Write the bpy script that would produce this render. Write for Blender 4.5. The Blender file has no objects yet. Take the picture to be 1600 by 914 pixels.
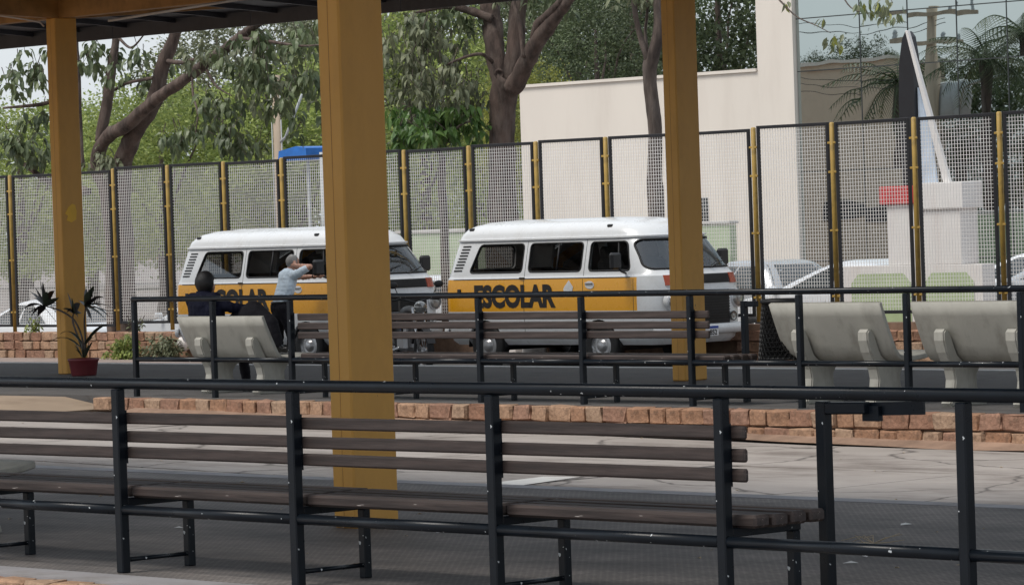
import bpy, bmesh, math, random
from mathutils import Vector, Matrix, Euler, noise
R = math.radians
PI = math.pi
random.seed(7)
SC = bpy.context.scene
COL = SC.collection

# ------------------------------------------------------------------ camera, sky, sun, exposure
EYE = 1.85
CAM_ROT = Matrix.Rotation(R(47), 3, 'Z') @ Matrix.Rotation(PI/2 - 112/6000, 3, 'X') @ Matrix.Rotation(-0.033, 3, 'Z')
cd = bpy.data.cameras.new('camera'); cam = bpy.data.objects.new('camera', cd); COL.objects.link(cam)
cd.sensor_width = 36; cd.lens = 6000/1600*36; cd.clip_start = 0.5; cd.clip_end = 4000
cam.matrix_world = Matrix.Translation((0, 0, EYE)) @ CAM_ROT.to_4x4()
SC.camera = cam

w = bpy.data.worlds.new('World'); SC.world = w; w.use_nodes = True
nt = w.node_tree; nt.nodes.clear()
out = nt.nodes.new('ShaderNodeOutputWorld')
bg1 = nt.nodes.new('ShaderNodeBackground'); bg2 = nt.nodes.new('ShaderNodeBackground')
sky = nt.nodes.new('ShaderNodeTexSky'); sky.sky_type = 'NISHITA'; sky.sun_disc = False
SUN_EL, SUN_AZ = R(58), R(200)          # azimuth measured from +Y towards +X
sky.sun_elevation = SUN_EL; sky.sun_rotation = SUN_AZ; sky.dust_density = 3.0; sky.air_density = 1.2
bg1.inputs['Strength'].default_value = 0.11
nt.links.new(sky.outputs[0], bg1.inputs['Color'])
# even overcast veil with soft large clouds
tc = nt.nodes.new('ShaderNodeTexCoord'); nz = nt.nodes.new('ShaderNodeTexNoise')
nz.inputs['Scale'].default_value = 2.2; nz.inputs['Detail'].default_value = 5
cr = nt.nodes.new('ShaderNodeValToRGB')
cr.color_ramp.elements[0].position = 0.35; cr.color_ramp.elements[0].color = (0.60, 0.68, 0.76, 1)
cr.color_ramp.elements[1].position = 0.70; cr.color_ramp.elements[1].color = (0.86, 0.90, 0.94, 1)
nt.links.new(tc.outputs['Generated'], nz.inputs['Vector']); nt.links.new(nz.outputs[0], cr.inputs[0])
nt.links.new(cr.outputs[0], bg2.inputs['Color']); bg2.inputs['Strength'].default_value = 0.8
mx = nt.nodes.new('ShaderNodeMixShader'); mx.inputs[0].default_value = 0.8
nt.links.new(bg1.outputs[0], mx.inputs[1]); nt.links.new(bg2.outputs[0], mx.inputs[2]); nt.links.new(mx.outputs[0], out.inputs['Surface'])

sl = bpy.data.lights.new('sun', 'SUN'); sl.energy = 2.0; sl.angle = R(25); sl.color = (1.0, 0.95, 0.88)
sun = bpy.data.objects.new('sun', sl); COL.objects.link(sun)
sd = Vector((math.sin(SUN_AZ)*math.cos(SUN_EL), math.cos(SUN_AZ)*math.cos(SUN_EL), math.sin(SUN_EL)))
sun.rotation_euler = sd.to_track_quat('Z', 'Y').to_euler()
sun.location = sd*60

SC.render.engine = 'CYCLES'
vs = SC.view_settings; vs.view_transform = 'Standard'; vs.look = 'None'; vs.gamma = 1; vs.exposure = 0.45
SC.cycles.max_bounces = 8; SC.cycles.transparent_max_bounces = 24

# ------------------------------------------------------------------ materials
MATS = {}
def nodes_of(name):
    m = bpy.data.materials.new(name); m.use_nodes = True
    n = m.node_tree; b = n.nodes['Principled BSDF']
    return m, n, b
def mat(name, col, rough=0.6, metal=0.0, var=0.15, scale=3.0, bump=0.0, bscale=40.0, dirt=None, dirt_amt=0.5, dscale=1.2,
        chips=None, chip_thr=0.70, chip_scale=60.0, spec=0.5, stretch=(1, 1, 1), trans=0.0, island=0.0, coat=0.0):
    m, n, b = nodes_of(name); L = n.links
    tcn = n.nodes.new('ShaderNodeTexCoord'); mp = n.nodes.new('ShaderNodeMapping'); mp.inputs['Scale'].default_value = stretch
    L.new(tcn.outputs['Object'], mp.inputs[0])
    vec = mp.outputs[0]
    def noise_(sc, det=4, rg=0.6):
        t = n.nodes.new('ShaderNodeTexNoise'); t.inputs['Scale'].default_value = sc; t.inputs['Detail'].default_value = det
        t.inputs['Roughness'].default_value = rg; L.new(vec, t.inputs['Vector']); return t.outputs[0]
    def ramp(v, a, bb, c0=(0, 0, 0, 1), c1=(1, 1, 1, 1)):
        r = n.nodes.new('ShaderNodeValToRGB'); r.color_ramp.elements[0].position = a; r.color_ramp.elements[1].position = bb
        r.color_ramp.elements[0].color = c0; r.color_ramp.elements[1].color = c1; L.new(v, r.inputs[0]); return r.outputs[0]
    def mix(f, a, bb):
        x = n.nodes.new('ShaderNodeMix'); x.data_type = 'RGBA'
        if isinstance(f, float): x.inputs[0].default_value = f
        else: L.new(f, x.inputs[0])
        for s, v in ((6, a), (7, bb)):
            if isinstance(v, tuple): x.inputs[s].default_value = v if len(v) == 4 else (*v, 1)
            else: L.new(v, x.inputs[s])
        return x.outputs[2]
    lo = tuple(c*(1-var) for c in col); hi = tuple(min(1, c*(1+var)) for c in col)
    c = ramp(noise_(scale), 0.3, 0.7, (*lo, 1), (*hi, 1))
    if island:
        g = n.nodes.new('ShaderNodeNewGeometry')
        hs = n.nodes.new('ShaderNodeHueSaturation')
        mr = n.nodes.new('ShaderNodeMapRange'); mr.inputs[3].default_value = 1-island; mr.inputs[4].default_value = 1+island
        L.new(g.outputs['Random Per Island'], mr.inputs[0]); L.new(mr.outputs[0], hs.inputs['Value'])
        mr2 = n.nodes.new('ShaderNodeMapRange'); mr2.inputs[3].default_value = 0.5+0.035*island; mr2.inputs[4].default_value = 0.5-0.05*island
        L.new(g.outputs['Random Per Island'], mr2.inputs[0]); L.new(mr2.outputs[0], hs.inputs['Hue'])
        L.new(c, hs.inputs['Color']); c = hs.outputs[0]
    if dirt is not None:
        f = ramp(noise_(dscale, 6, 0.65), 0.48, 0.72)
        mul = n.nodes.new('ShaderNodeMath'); mul.operation = 'MULTIPLY'; mul.inputs[1].default_value = dirt_amt
        L.new(f, mul.inputs[0]); c = mix(mul.outputs[0], c, dirt)
    if chips is not None:
        f = ramp(noise_(chip_scale, 2, 0.5), chip_thr, chip_thr+0.02); c = mix(f, c, chips)
    L.new(c, b.inputs['Base Color'])
    rr = n.nodes.new('ShaderNodeMapRange'); rr.inputs[3].default_value = max(0.02, rough-0.1); rr.inputs[4].default_value = min(1, rough+0.1)
    L.new(noise_(scale*2.3), rr.inputs[0]); L.new(rr.outputs[0], b.inputs['Roughness'])
    b.inputs['Metallic'].default_value = metal
    b.inputs['Specular IOR Level'].default_value = spec
    if coat: b.inputs['Coat Weight'].default_value = coat; b.inputs['Coat Roughness'].default_value = 0.08
    if bump:
        bp = n.nodes.new('ShaderNodeBump'); bp.inputs['Strength'].default_value = 0.6; bp.inputs['Distance'].default_value = bump
        L.new(noise_(bscale, 5), bp.inputs['Height']); L.new(bp.outputs[0], b.inputs['Normal'])
    if trans:
        tr = n.nodes.new('ShaderNodeBsdfTranslucent'); L.new(c, tr.inputs['Color'])
        ms = n.nodes.new('ShaderNodeMixShader'); ms.inputs[0].default_value = trans
        L.new(b.outputs[0], ms.inputs[1]); L.new(tr.outputs[0], ms.inputs[2]); L.new(ms.outputs[0], n.nodes['Material Output'].inputs[0])
    MATS[name] = m
    return m
def glass_mat(name, tint, refl=0.12, rough=0.02):
    m, n, b = nodes_of(name); L = n.links; n.nodes.remove(b)
    t = n.nodes.new('ShaderNodeBsdfTransparent'); t.inputs[0].default_value = (*tint, 1)
    g = n.nodes.new('ShaderNodeBsdfGlossy'); g.inputs['Roughness'].default_value = rough; g.inputs['Color'].default_value = (0.9, 0.95, 1, 1)
    lw = n.nodes.new('ShaderNodeFresnel'); lw.inputs[0].default_value = 1.5
    ad = n.nodes.new('ShaderNodeMath'); ad.operation = 'ADD'; ad.inputs[1].default_value = refl; L.new(lw.outputs[0], ad.inputs[0])
    ms = n.nodes.new('ShaderNodeMixShader'); L.new(ad.outputs[0], ms.inputs[0]); L.new(t.outputs[0], ms.inputs[1]); L.new(g.outputs[0], ms.inputs[2])
    L.new(ms.outputs[0], n.nodes['Material Output'].inputs[0]); MATS[name] = m
    return m

mat('rail_paint', (0.0055, 0.0085, 0.013), 0.30, spec=0.25, chips=(0.55, 0.58, 0.6), chip_thr=0.72, chip_scale=30, var=0.3, bump=0.0006, bscale=90)
mat('fence_black', (0.012, 0.012, 0.015), 0.5, var=0.3)
mat('wire', (0.78, 0.76, 0.74), 0.5, metal=0.0, var=0.08)
mat('post_yellow', (0.42, 0.27, 0.06), 0.5, dirt=(0.10, 0.07, 0.03), dirt_amt=0.7, dscale=5, var=0.2)
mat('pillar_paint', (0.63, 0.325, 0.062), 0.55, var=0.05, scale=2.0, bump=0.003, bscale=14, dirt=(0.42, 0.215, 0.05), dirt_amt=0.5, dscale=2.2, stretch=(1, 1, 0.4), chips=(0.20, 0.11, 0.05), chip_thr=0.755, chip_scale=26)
mat('pillar_smear', (0.80, 0.45, 0.015), 0.45, var=0.08)
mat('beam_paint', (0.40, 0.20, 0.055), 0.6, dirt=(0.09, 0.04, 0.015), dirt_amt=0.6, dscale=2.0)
mat('roof_dark', (0.035, 0.035, 0.045), 0.6, var=0.2)
mat('fascia', (0.085, 0.085, 0.092), 0.55, var=0.15, dirt=(0.03, 0.03, 0.03), dirt_amt=0.5)
mat('tube_white', (0.6, 0.56, 0.52), 0.4)
mat('wood', (0.038, 0.026, 0.023), 0.62, var=0.45, scale=6, stretch=(0.35, 6, 6), bump=0.003, bscale=18, dirt=(0.09, 0.067, 0.06), dirt_amt=0.55, dscale=3.0, chips=(0.42, 0.38, 0.35), chip_thr=0.73, chip_scale=11)
mat('concrete_bench', (0.42, 0.41, 0.365), 0.75, var=0.10, scale=2.0, bump=0.004, bscale=45, dirt=(0.20, 0.185, 0.155), dirt_amt=0.75, dscale=3.2, stretch=(1, 1, 0.5))
mat('concrete', (0.34, 0.305, 0.28), 0.85, var=0.14, scale=1.1, bump=0.003, bscale=50, dirt=(0.13, 0.105, 0.09), dirt_amt=0.9, dscale=0.9, stretch=(0.7, 1.8, 1))
mat('concrete_edge', (0.30, 0.29, 0.30), 0.85, var=0.16, scale=1.6, bump=0.003, bscale=50, dirt=(0.16, 0.14, 0.12), dirt_amt=0.6, dscale=2)
mat('tan_floor', (0.33, 0.25, 0.18), 0.85, var=0.12, scale=0.8, bump=0.003, dirt=(0.18, 0.13, 0.09), dirt_amt=0.6)
mat('asphalt', (0.085, 0.08, 0.078), 0.85, var=0.18, scale=2, bump=0.004, bscale=120, dirt=(0.13, 0.115, 0.10), dirt_amt=0.5, dscale=0.6)
mat('street', (0.20, 0.18, 0.17), 0.9, var=0.12, scale=0.4, dirt=(0.30, 0.25, 0.22), dirt_amt=0.6, dscale=0.2)
mat('sidewalk', (0.33, 0.26, 0.23), 0.9, var=0.15, scale=1, dirt=(0.2, 0.16, 0.13), dirt_amt=0.6)
mat('soil', (0.22, 0.115, 0.065), 0.95, var=0.3, scale=4, bump=0.01, bscale=30)
mat('joint', (0.06, 0.05, 0.045), 0.95)
mat('lane_dirt', (0.29, 0.19, 0.135), 0.95, var=0.3, scale=3, bump=0.012, bscale=35, dirt=(0.17, 0.11, 0.08), dirt_amt=0.7, dscale=2.5)
mat('mortar', (0.20, 0.125, 0.085), 0.95, var=0.25, scale=8, bump=0.004, bscale=60)
for i, c in enumerate(((0.34, 0.19, 0.115), (0.38, 0.235, 0.15), (0.29, 0.155, 0.10), (0.37, 0.25, 0.17), (0.31, 0.175, 0.12))):
    mat('stone%d' % i, c, 0.9, var=0.3, scale=9, bump=0.035, bscale=16, dirt=(0.12, 0.075, 0.05), dirt_amt=0.9, dscale=13)
mat('white_line', (0.72, 0.70, 0.66), 0.7, dirt=(0.35, 0.31, 0.28), dirt_amt=0.7, dscale=3)
mat('kerb_white', (0.55, 0.54, 0.52), 0.8, dirt=(0.25, 0.22, 0.2), dirt_amt=0.7, dscale=1.5)
mat('trouser', (0.016, 0.015, 0.019), 0.9, spec=0.2, var=0.2, bump=0.004, bscale=12)
mat('navy', (0.004, 0.005, 0.016), 0.85, spec=0.2, var=0.25, bump=0.006, bscale=10)
mat('shirt', (0.64, 0.74, 0.83), 0.8, var=0.06, bump=0.008, bscale=9)
mat('skin', (0.50, 0.27, 0.19), 0.5, var=0.08)
mat('hair_grey', (0.25, 0.24, 0.23), 0.7, var=0.3, scale=60, bump=0.004, bscale=120)
mat('hair_black', (0.006, 0.005, 0.006), 0.6, bump=0.006, bscale=70)
mat('shoe', (0.012, 0.012, 0.013), 0.4)
mat('van_white', (0.72, 0.74, 0.76), 0.28, var=0.03, scale=1.5, coat=0.4, dirt=(0.58, 0.56, 0.52), dirt_amt=0.35, dscale=2.2)
mat('rubber', (0.012, 0.012, 0.013), 0.65)
mat('black_plastic', (0.015, 0.015, 0.017), 0.5)
mat('seat_fabric', (0.03, 0.03, 0.034), 0.8)
mat('chrome', (0.55, 0.55, 0.56), 0.22, metal=0.9)
mat('steel_wheel', (0.45, 0.45, 0.46), 0.35, metal=0.7)
mat('lamp_glass', (0.36, 0.36, 0.35), 0.12, metal=0.5, var=0.5, scale=9)
mat('orange_lens', (0.42, 0.075, 0.03), 0.25, var=0.2)
mat('print_black', (0.016, 0.013, 0.012), 0.45)
mat('print_white', (0.75, 0.76, 0.77), 0.4)
mat('plate_blue', (0.02, 0.07, 0.35), 0.4)
mat('car_white', (0.70, 0.72, 0.74), 0.22, var=0.02, coat=0.5)
mat('car_silver', (0.42, 0.44, 0.46), 0.25, metal=0.4, var=0.02, coat=0.5)
mat('car_glass', (0.035, 0.045, 0.05), 0.05, var=0.05, spec=0.9)
mat('wall_white', (0.70, 0.645, 0.58), 0.85, var=0.035, scale=0.5, dirt=(0.58, 0.52, 0.46), dirt_amt=0.5, dscale=1.2, stretch=(1, 1, 0.2))
mat('totem_white', (0.72, 0.70, 0.68), 0.8, var=0.04, dirt=(0.48, 0.40, 0.36), dirt_amt=0.5, dscale=1.5, stretch=(1.5, 1.5, 0.3))
mat('green_paint', (0.38, 0.47, 0.27), 0.85, var=0.06, dirt=(0.30, 0.36, 0.22), dirt_amt=0.5)
mat('green_wall', (0.40, 0.48, 0.33), 0.9, var=0.05)
mat('red_paint', (0.50, 0.035, 0.035), 0.6)
mat('totem_black', (0.014, 0.014, 0.017), 0.35)
mat('totem_sky_blue', (0.50, 0.58, 0.68), 0.3)  # sky reflection put into the colour
mat('bark', (0.078, 0.054, 0.044), 0.95, var=0.6, scale=7, stretch=(1, 1, 0.25), bump=0.09, bscale=9, dirt=(0.16, 0.125, 0.105), dirt_amt=0.8, dscale=6)
mat('bark_dark', (0.08, 0.06, 0.05), 0.95, var=0.6, scale=8, stretch=(1, 1, 0.25), bump=0.07, bscale=10, dirt=(0.15, 0.125, 0.11), dirt_amt=0.7, dscale=6)
mat('leaf_big', (0.115, 0.15, 0.07), 0.45, var=0.25, scale=0.6, trans=0.25, island=0.35)
mat('leaf_dusty', (0.17, 0.19, 0.11), 0.55, var=0.25, scale=0.6, trans=0.25, island=0.35)
mat('leaf_fresh', (0.085, 0.165, 0.04), 0.4, var=0.25, scale=0.6, trans=0.3, island=0.35)
mat('leaf_light', (0.27, 0.34, 0.10), 0.6, var=0.35, scale=0.5, trans=0.4, island=0.4)  # light green, paled further to carry the haze over far trees
mat('leaf_dark', (0.075, 0.105, 0.045), 0.55, var=0.4, scale=0.4, trans=0.2, island=0.4)
mat('leaf_yellow', (0.22, 0.24, 0.05), 0.55, var=0.3, scale=0.6, trans=0.3, island=0.35)
mat('leaf_purple', (0.022, 0.016, 0.017), 0.4, var=0.4, island=0.4, trans=0.12)
mat('leaf_purple_green', (0.035, 0.045, 0.028), 0.4, var=0.4, island=0.4, trans=0.12)
mat('pot_red', (0.16, 0.022, 0.028), 0.5, var=0.12, dirt=(0.11, 0.04, 0.035), dirt_amt=0.5, dscale=6)
mat('pole_wood', (0.40, 0.32, 0.24), 0.9, var=0.25, scale=6, stretch=(1, 1, 0.1))
mat('pole_grey', (0.42, 0.44, 0.45), 0.6, var=0.1)
mat('blue_paint', (0.02, 0.15, 0.50), 0.5)
mat('beige_wall', (0.60, 0.48, 0.37), 0.85, var=0.05)
mat('paper', (0.75, 0.74, 0.72), 0.8)
mat('straw', (0.45, 0.36, 0.25), 0.9)
mat('bin_plastic', (0.010, 0.010, 0.011), 0.55)
mat('mullion', (0.03, 0.035, 0.035), 0.5)
glass_mat('glass_clear', (0.86, 0.90, 0.89), 0.04)
glass_mat('glass_tint', (0.52, 0.52, 0.51), 0.045)
glass_mat('glass_screen', (0.80, 0.86, 0.85), 0.07)
def facade_mat():
    m, n, b = nodes_of('facade_glass'); L = n.links
    b.inputs['Base Color'].default_value = (0.53, 0.59, 0.585, 1); b.inputs['Metallic'].default_value = 1.0; b.inputs['Roughness'].default_value = 0.008
    t = n.nodes.new('ShaderNodeTexCoord'); nn = n.nodes.new('ShaderNodeTexNoise'); nn.inputs['Scale'].default_value = 0.9; nn.inputs['Detail'].default_value = 1
    L.new(t.outputs['Object'], nn.inputs['Vector'])
    bp = n.nodes.new('ShaderNodeBump'); bp.inputs['Distance'].default_value = 0.005; bp.inputs['Strength'].default_value = 0.5
    L.new(nn.outputs[0], bp.inputs['Height']); L.new(bp.outputs[0], b.inputs['Normal']); MATS['facade_glass'] = m
facade_mat()
def paving_mat():
    m, n, b = nodes_of('paving'); L = n.links
    t = n.nodes.new('ShaderNodeTexCoord')
    br = n.nodes.new('ShaderNodeTexBrick'); br.offset = 0; br.inputs['Scale'].default_value = 1.0
    br.inputs['Brick Width'].default_value = 0.05; br.inputs['Row Height'].default_value = 0.05; br.inputs['Mortar Size'].default_value = 0.007
    br.inputs['Color1'].default_value = (0.225, 0.207, 0.20, 1); br.inputs['Color2'].default_value = (0.19, 0.176, 0.17, 1); br.inputs['Mortar'].default_value = (0.085, 0.08, 0.08, 1)
    L.new(t.outputs['Object'], br.inputs['Vector'])
    b2 = n.nodes.new('ShaderNodeTexBrick'); b2.offset = 0; b2.inputs['Scale'].default_value = 1.0
    b2.inputs['Brick Width'].default_value = 0.4; b2.inputs['Row Height'].default_value = 0.4; b2.inputs['Mortar Size'].default_value = 0.006
    b2.inputs['Color1'].default_value = (1, 1, 1, 1); b2.inputs['Color2'].default_value = (0.82, 0.82, 0.82, 1); b2.inputs['Mortar'].default_value = (0.45, 0.45, 0.45, 1)
    L.new(t.outputs['Object'], b2.inputs['Vector'])
    nn = n.nodes.new('ShaderNodeTexNoise'); nn.inputs['Scale'].default_value = 0.9; nn.inputs['Detail'].default_value = 7; nn.inputs['Roughness'].default_value = 0.65
    mp = n.nodes.new('ShaderNodeMapping'); mp.inputs['Scale'].default_value = (0.6, 1.5, 1); L.new(t.outputs['Object'], mp.inputs[0]); L.new(mp.outputs[0], nn.inputs['Vector'])
    r = n.nodes.new('ShaderNodeValToRGB'); r.color_ramp.elements[0].position = 0.32; r.color_ramp.elements[0].color = (0.46, 0.45, 0.45, 1)
    r.color_ramp.elements[1].position = 0.72; r.color_ramp.elements[1].color = (1.6, 1.52, 1.42, 1); L.new(nn.outputs[0], r.inputs[0])
    m1 = n.nodes.new('ShaderNodeMix'); m1.data_type = 'RGBA'; m1.blend_type = 'MULTIPLY'; m1.inputs[0].default_value = 1
    L.new(br.outputs[0], m1.inputs[6]); L.new(b2.outputs[0], m1.inputs[7])
    m2 = n.nodes.new('ShaderNodeMix'); m2.data_type = 'RGBA'; m2.blend_type = 'MULTIPLY'; m2.inputs[0].default_value = 1
    L.new(m1.outputs[2], m2.inputs[6]); L.new(r.outputs[0], m2.inputs[7]); L.new(m2.outputs[2], b.inputs['Base Color'])
    b.inputs['Roughness'].default_value = 0.75
    bp = n.nodes.new('ShaderNodeBump'); bp.inputs['Distance'].default_value = 0.006; bp.inputs['Strength'].default_value = 0.7; bp.invert = True
    L.new(br.outputs['Fac'], bp.inputs['Height']); L.new(bp.outputs[0], b.inputs['Normal']); MATS['paving'] = m
paving_mat()
def crack(name, scale, width, amt):
    # thin dark cracks on an existing material
    m = MATS[name]; n = m.node_tree; L = n.links; b = n.nodes['Principled BSDF']; src = b.inputs['Base Color'].links[0].from_socket
    t = n.nodes.new('ShaderNodeTexCoord'); nn = n.nodes.new('ShaderNodeTexNoise'); nn.inputs['Scale'].default_value = 1.3; nn.inputs['Detail'].default_value = 6; L.new(t.outputs['Object'], nn.inputs['Vector'])
    ad = n.nodes.new('ShaderNodeMix'); ad.data_type = 'RGBA'; ad.inputs[0].default_value = 0.35; L.new(t.outputs['Object'], ad.inputs[6]); L.new(nn.outputs['Color'], ad.inputs[7])
    vo = n.nodes.new('ShaderNodeTexVoronoi'); vo.feature = 'DISTANCE_TO_EDGE'; vo.inputs['Scale'].default_value = scale; L.new(ad.outputs[2], vo.inputs['Vector'])
    r = n.nodes.new('ShaderNodeValToRGB'); r.color_ramp.elements[0].position = 0; r.color_ramp.elements[0].color = (amt,)*3+(1,); r.color_ramp.elements[1].position = width; r.color_ramp.elements[1].color = (0, 0, 0, 1); L.new(vo.outputs['Distance'], r.inputs[0])
    x = n.nodes.new('ShaderNodeMix'); x.data_type = 'RGBA'; L.new(r.outputs[0], x.inputs[0]); L.new(src, x.inputs[6]); x.inputs[7].default_value = (0.05, 0.042, 0.038, 1); L.new(x.outputs[2], b.inputs['Base Color'])
crack('concrete', 0.55, 0.010, 0.8); crack('asphalt', 0.5, 0.008, 0.5)
def van_mat():
    # white body with a mustard band painted on both sides (object space: x forward, z up)
    m = mat('van_body', (0.72, 0.74, 0.76), 0.28, var=0.02, scale=1.5, coat=0.4, dirt=(0.60, 0.58, 0.55), dirt_amt=0.3, dscale=2.2)
    n = m.node_tree; L = n.links; b = n.nodes['Principled BSDF']
    src = b.inputs['Base Color'].links[0].from_socket
    t = n.nodes.new('ShaderNodeTexCoord'); s = n.nodes.new('ShaderNodeSeparateXYZ'); L.new(t.outputs['Object'], s.inputs[0])
    def cmp(sock, op, v):
        x = n.nodes.new('ShaderNodeMath'); x.operation = op; x.inputs[1].default_value = v; L.new(sock, x.inputs[0]); return x.outputs[0]
    def mul(a, c):
        x = n.nodes.new('ShaderNodeMath'); x.operation = 'MULTIPLY'; L.new(a, x.inputs[0]); L.new(c, x.inputs[1]); return x.outputs[0]
    f = mul(mul(cmp(s.outputs[2], 'GREATER_THAN', 0.815), cmp(s.outputs[2], 'LESS_THAN', 1.272)), mul(cmp(s.outputs[0], 'LESS_THAN', 4.03), cmp(s.outputs[0], 'GREATER_THAN', 0.02)))
    x = n.nodes.new('ShaderNodeMix'); x.data_type = 'RGBA'; L.new(f, x.inputs[0]); L.new(src, x.inputs[6]); x.inputs[7].default_value = (0.84, 0.39, 0.012, 1)
    L.new(x.outputs[2], b.inputs['Base Color'])
van_mat()

# ------------------------------------------------------------------ mesh helpers
class MB:
    def __init__(self): self.v = []; self.f = []; self.m = []; self.s = []; self.cm = 0
    def add(self, vs, fs, smooth=False, mi=None):
        o = len(self.v); self.v += [tuple(p) for p in vs]
        for f in fs: self.f.append(tuple(i+o for i in f)); self.m.append(self.cm if mi is None else mi); self.s.append(smooth)
        return self
    def box(self, c, d, rot=None, ch=0.0):
        x, y, z = d[0]/2, d[1]/2, d[2]/2
        if ch <= 0:
            vs = [Vector(p) for p in ((-x,-y,-z),(x,-y,-z),(x,y,-z),(-x,y,-z),(-x,-y,z),(x,-y,z),(x,y,z),(-x,y,z))]
            fs = [(0,3,2,1),(4,5,6,7),(0,1,5,4),(1,2,6,5),(2,3,7,6),(3,0,4,7)]
        else:
            vs = []; idx = {}
            for sx in (-1,1):
                for sy in (-1,1):
                    for sz in (-1,1):
                        for a in range(3):
                            p = [sx*x, sy*y, sz*z]
                            for k in range(3):
                                if k != a: p[k] -= (sx,sy,sz)[k]*ch
                            idx[(sx,sy,sz,a)] = len(vs); vs.append(Vector(p))
            fs = []
            for a in range(3):
                b, c2 = (a+1)%3, (a+2)%3
                for s in (-1,1):
                    q = []
                    for (tb, tc_) in ((-1,-1),(1,-1),(1,1),(-1,1)):
                        k = [0,0,0]; k[a] = s; k[b] = tb; k[c2] = tc_; q.append(idx[(*k, a)])
                    fs.append(tuple(q) if s > 0 else tuple(q[::-1]))
            for a in range(3):
                b, c2 = (a+1)%3, (a+2)%3
                for sb in (-1,1):
                    for sc in (-1,1):
                        k0 = [0,0,0]; k0[b] = sb; k0[c2] = sc; k1 = list(k0); k0[a] = -1; k1[a] = 1
                        q = (idx[(*k0,b)], idx[(*k1,b)], idx[(*k1,c2)], idx[(*k0,c2)])
                        fs.append(q if sb*sc < 0 else q[::-1])
            for sx in (-1,1):
                for sy in (-1,1):
                    for sz in (-1,1):
                        q = (idx[(sx,sy,sz,0)], idx[(sx,sy,sz,1)], idx[(sx,sy,sz,2)])
                        fs.append(q if sx*sy*sz > 0 else q[::-1])
        if rot is not None: vs = [rot @ p for p in vs]
        c = Vector(c); return self.add([p+c for p in vs], fs)
    def tube(self, pts, rad, n=8, cap=True, smooth=True, rough=0.0):
        pts = [Vector(p) for p in pts]
        if not isinstance(rad, (list, tuple)): rad = [rad]*len(pts)
        vs = []; up = None
        for i, p in enumerate(pts):
            t = (pts[min(i+1, len(pts)-1)] - pts[max(i-1, 0)]).normalized()
            if up is None: up = Vector((0,0,1)) if abs(t.z) < 0.9 else Vector((1,0,0))
            a = t.cross(up).normalized(); b2 = a.cross(t).normalized(); up = b2
            for k in range(n):
                th = 2*PI*(k+0.5)/n
                rv = a*math.cos(th) + b2*math.sin(th); rk = rad[i]
                if rough: q = p+rv*rad[i]; rk *= 1+rough*(noise.noise((q.x*7, q.y*7, q.z*1.6))+0.6*noise.noise((q.x*19, q.y*19, q.z*5)))
                vs.append(p + rv*rk)
        fs = []
        for i in range(len(pts)-1):
            for k in range(n): fs.append((i*n+k, i*n+(k+1)%n, (i+1)*n+(k+1)%n, (i+1)*n+k))
        fs = [f[::-1] for f in fs]
        self.add(vs, fs, smooth)
        if cap:
            o = len(self.v)-len(vs)
            self.f.append(tuple(o+k for k in range(n))); self.m.append(self.cm); self.s.append(False)
            self.f.append(tuple(o+len(vs)-n+k for k in range(n))[::-1]); self.m.append(self.cm); self.s.append(False)
        return self
    def prism(self, poly, d0, d1, fn, smooth=False):
        # poly: list of (a,b); fn(a,b,d) -> point
        n = len(poly); vs = [fn(a, b, d0) for a, b in poly] + [fn(a, b, d1) for a, b in poly]
        fs = [tuple(range(n)), tuple(range(2*n-1, n-1, -1))] + [(i, n+i, n+(i+1)%n, (i+1)%n) for i in range(n)]
        return self.add(vs, fs, smooth)
    def lathe(self, prof, n=20, axis='Z', c=(0,0,0), smooth=True):
        vs = []
        for r, h in prof:
            for k in range(n):
                a = 2*PI*k/n
                p = (r*math.cos(a), r*math.sin(a), h)
                if axis == 'Y': p = (p[0], p[2], p[1])
                if axis == 'X': p = (p[2], p[0], p[1])
                vs.append(Vector(p)+Vector(c))
        fs = []
        for i in range(len(prof)-1):
            for k in range(n): fs.append((i*n+k, i*n+(k+1)%n, (i+1)*n+(k+1)%n, (i+1)*n+k))
        if axis == 'Y': fs = [f[::-1] for f in fs]
        return self.add(vs, fs, smooth)
    def ell(self, c, r, n=12, m=8, rot=None):
        vs = []; fs = []
        for i in range(m+1):
            ph = PI*i/m
            for k in range(n):
                th = 2*PI*k/n; p = Vector((r[0]*math.sin(ph)*math.cos(th), r[1]*math.sin(ph)*math.sin(th), r[2]*math.cos(ph)))
                if rot is not None: p = rot @ p
                vs.append(p+Vector(c))
        for i in range(m):
            for k in range(n): fs.append((i*n+k, (i+1)*n+k, (i+1)*n+(k+1)%n, i*n+(k+1)%n))
        return self.add(vs, fs, True)
    def mesh(self, name, mats):
        me = bpy.data.meshes.new(name); me.from_pydata(self.v, [], self.f)
        if isinstance(mats, str): mats = [mats]
        for x in mats: me.materials.append(MATS[x])
        me.polygons.foreach_set('material_index', self.m); me.polygons.foreach_set('use_smooth', self.s)
        me.update(); return me
    def build(self, name, mats, parent=None, loc=(0,0,0), rot=(0,0,0)):
        return link(name, self.mesh(name, mats), parent, loc, rot)
def link(name, data, parent=None, loc=(0,0,0), rot=(0,0,0)):
    o = bpy.data.objects.new(name, data); COL.objects.link(o); o.location = loc; o.rotation_euler = rot
    if parent is not None: o.parent = parent
    return o
def tag(o, label=None, cat=None, group=None, kind=None):
    if label: o['label'] = label
    if cat: o['category'] = cat
    if group: o['group'] = group
    if kind: o['kind'] = kind
    return o
def thing(name, label, cat, loc=(0,0,0), rz=0, group=None):
    return tag(link(name, None, None, loc, (0,0,rz)), label, cat, group)
def copy_tree(o, parent=None):
    c = o.copy(); COL.objects.link(c)
    if parent is not None: c.parent = parent
    for ch in [x for x in bpy.data.objects if x.parent == o]: copy_tree(ch, c)
    return c
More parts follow.
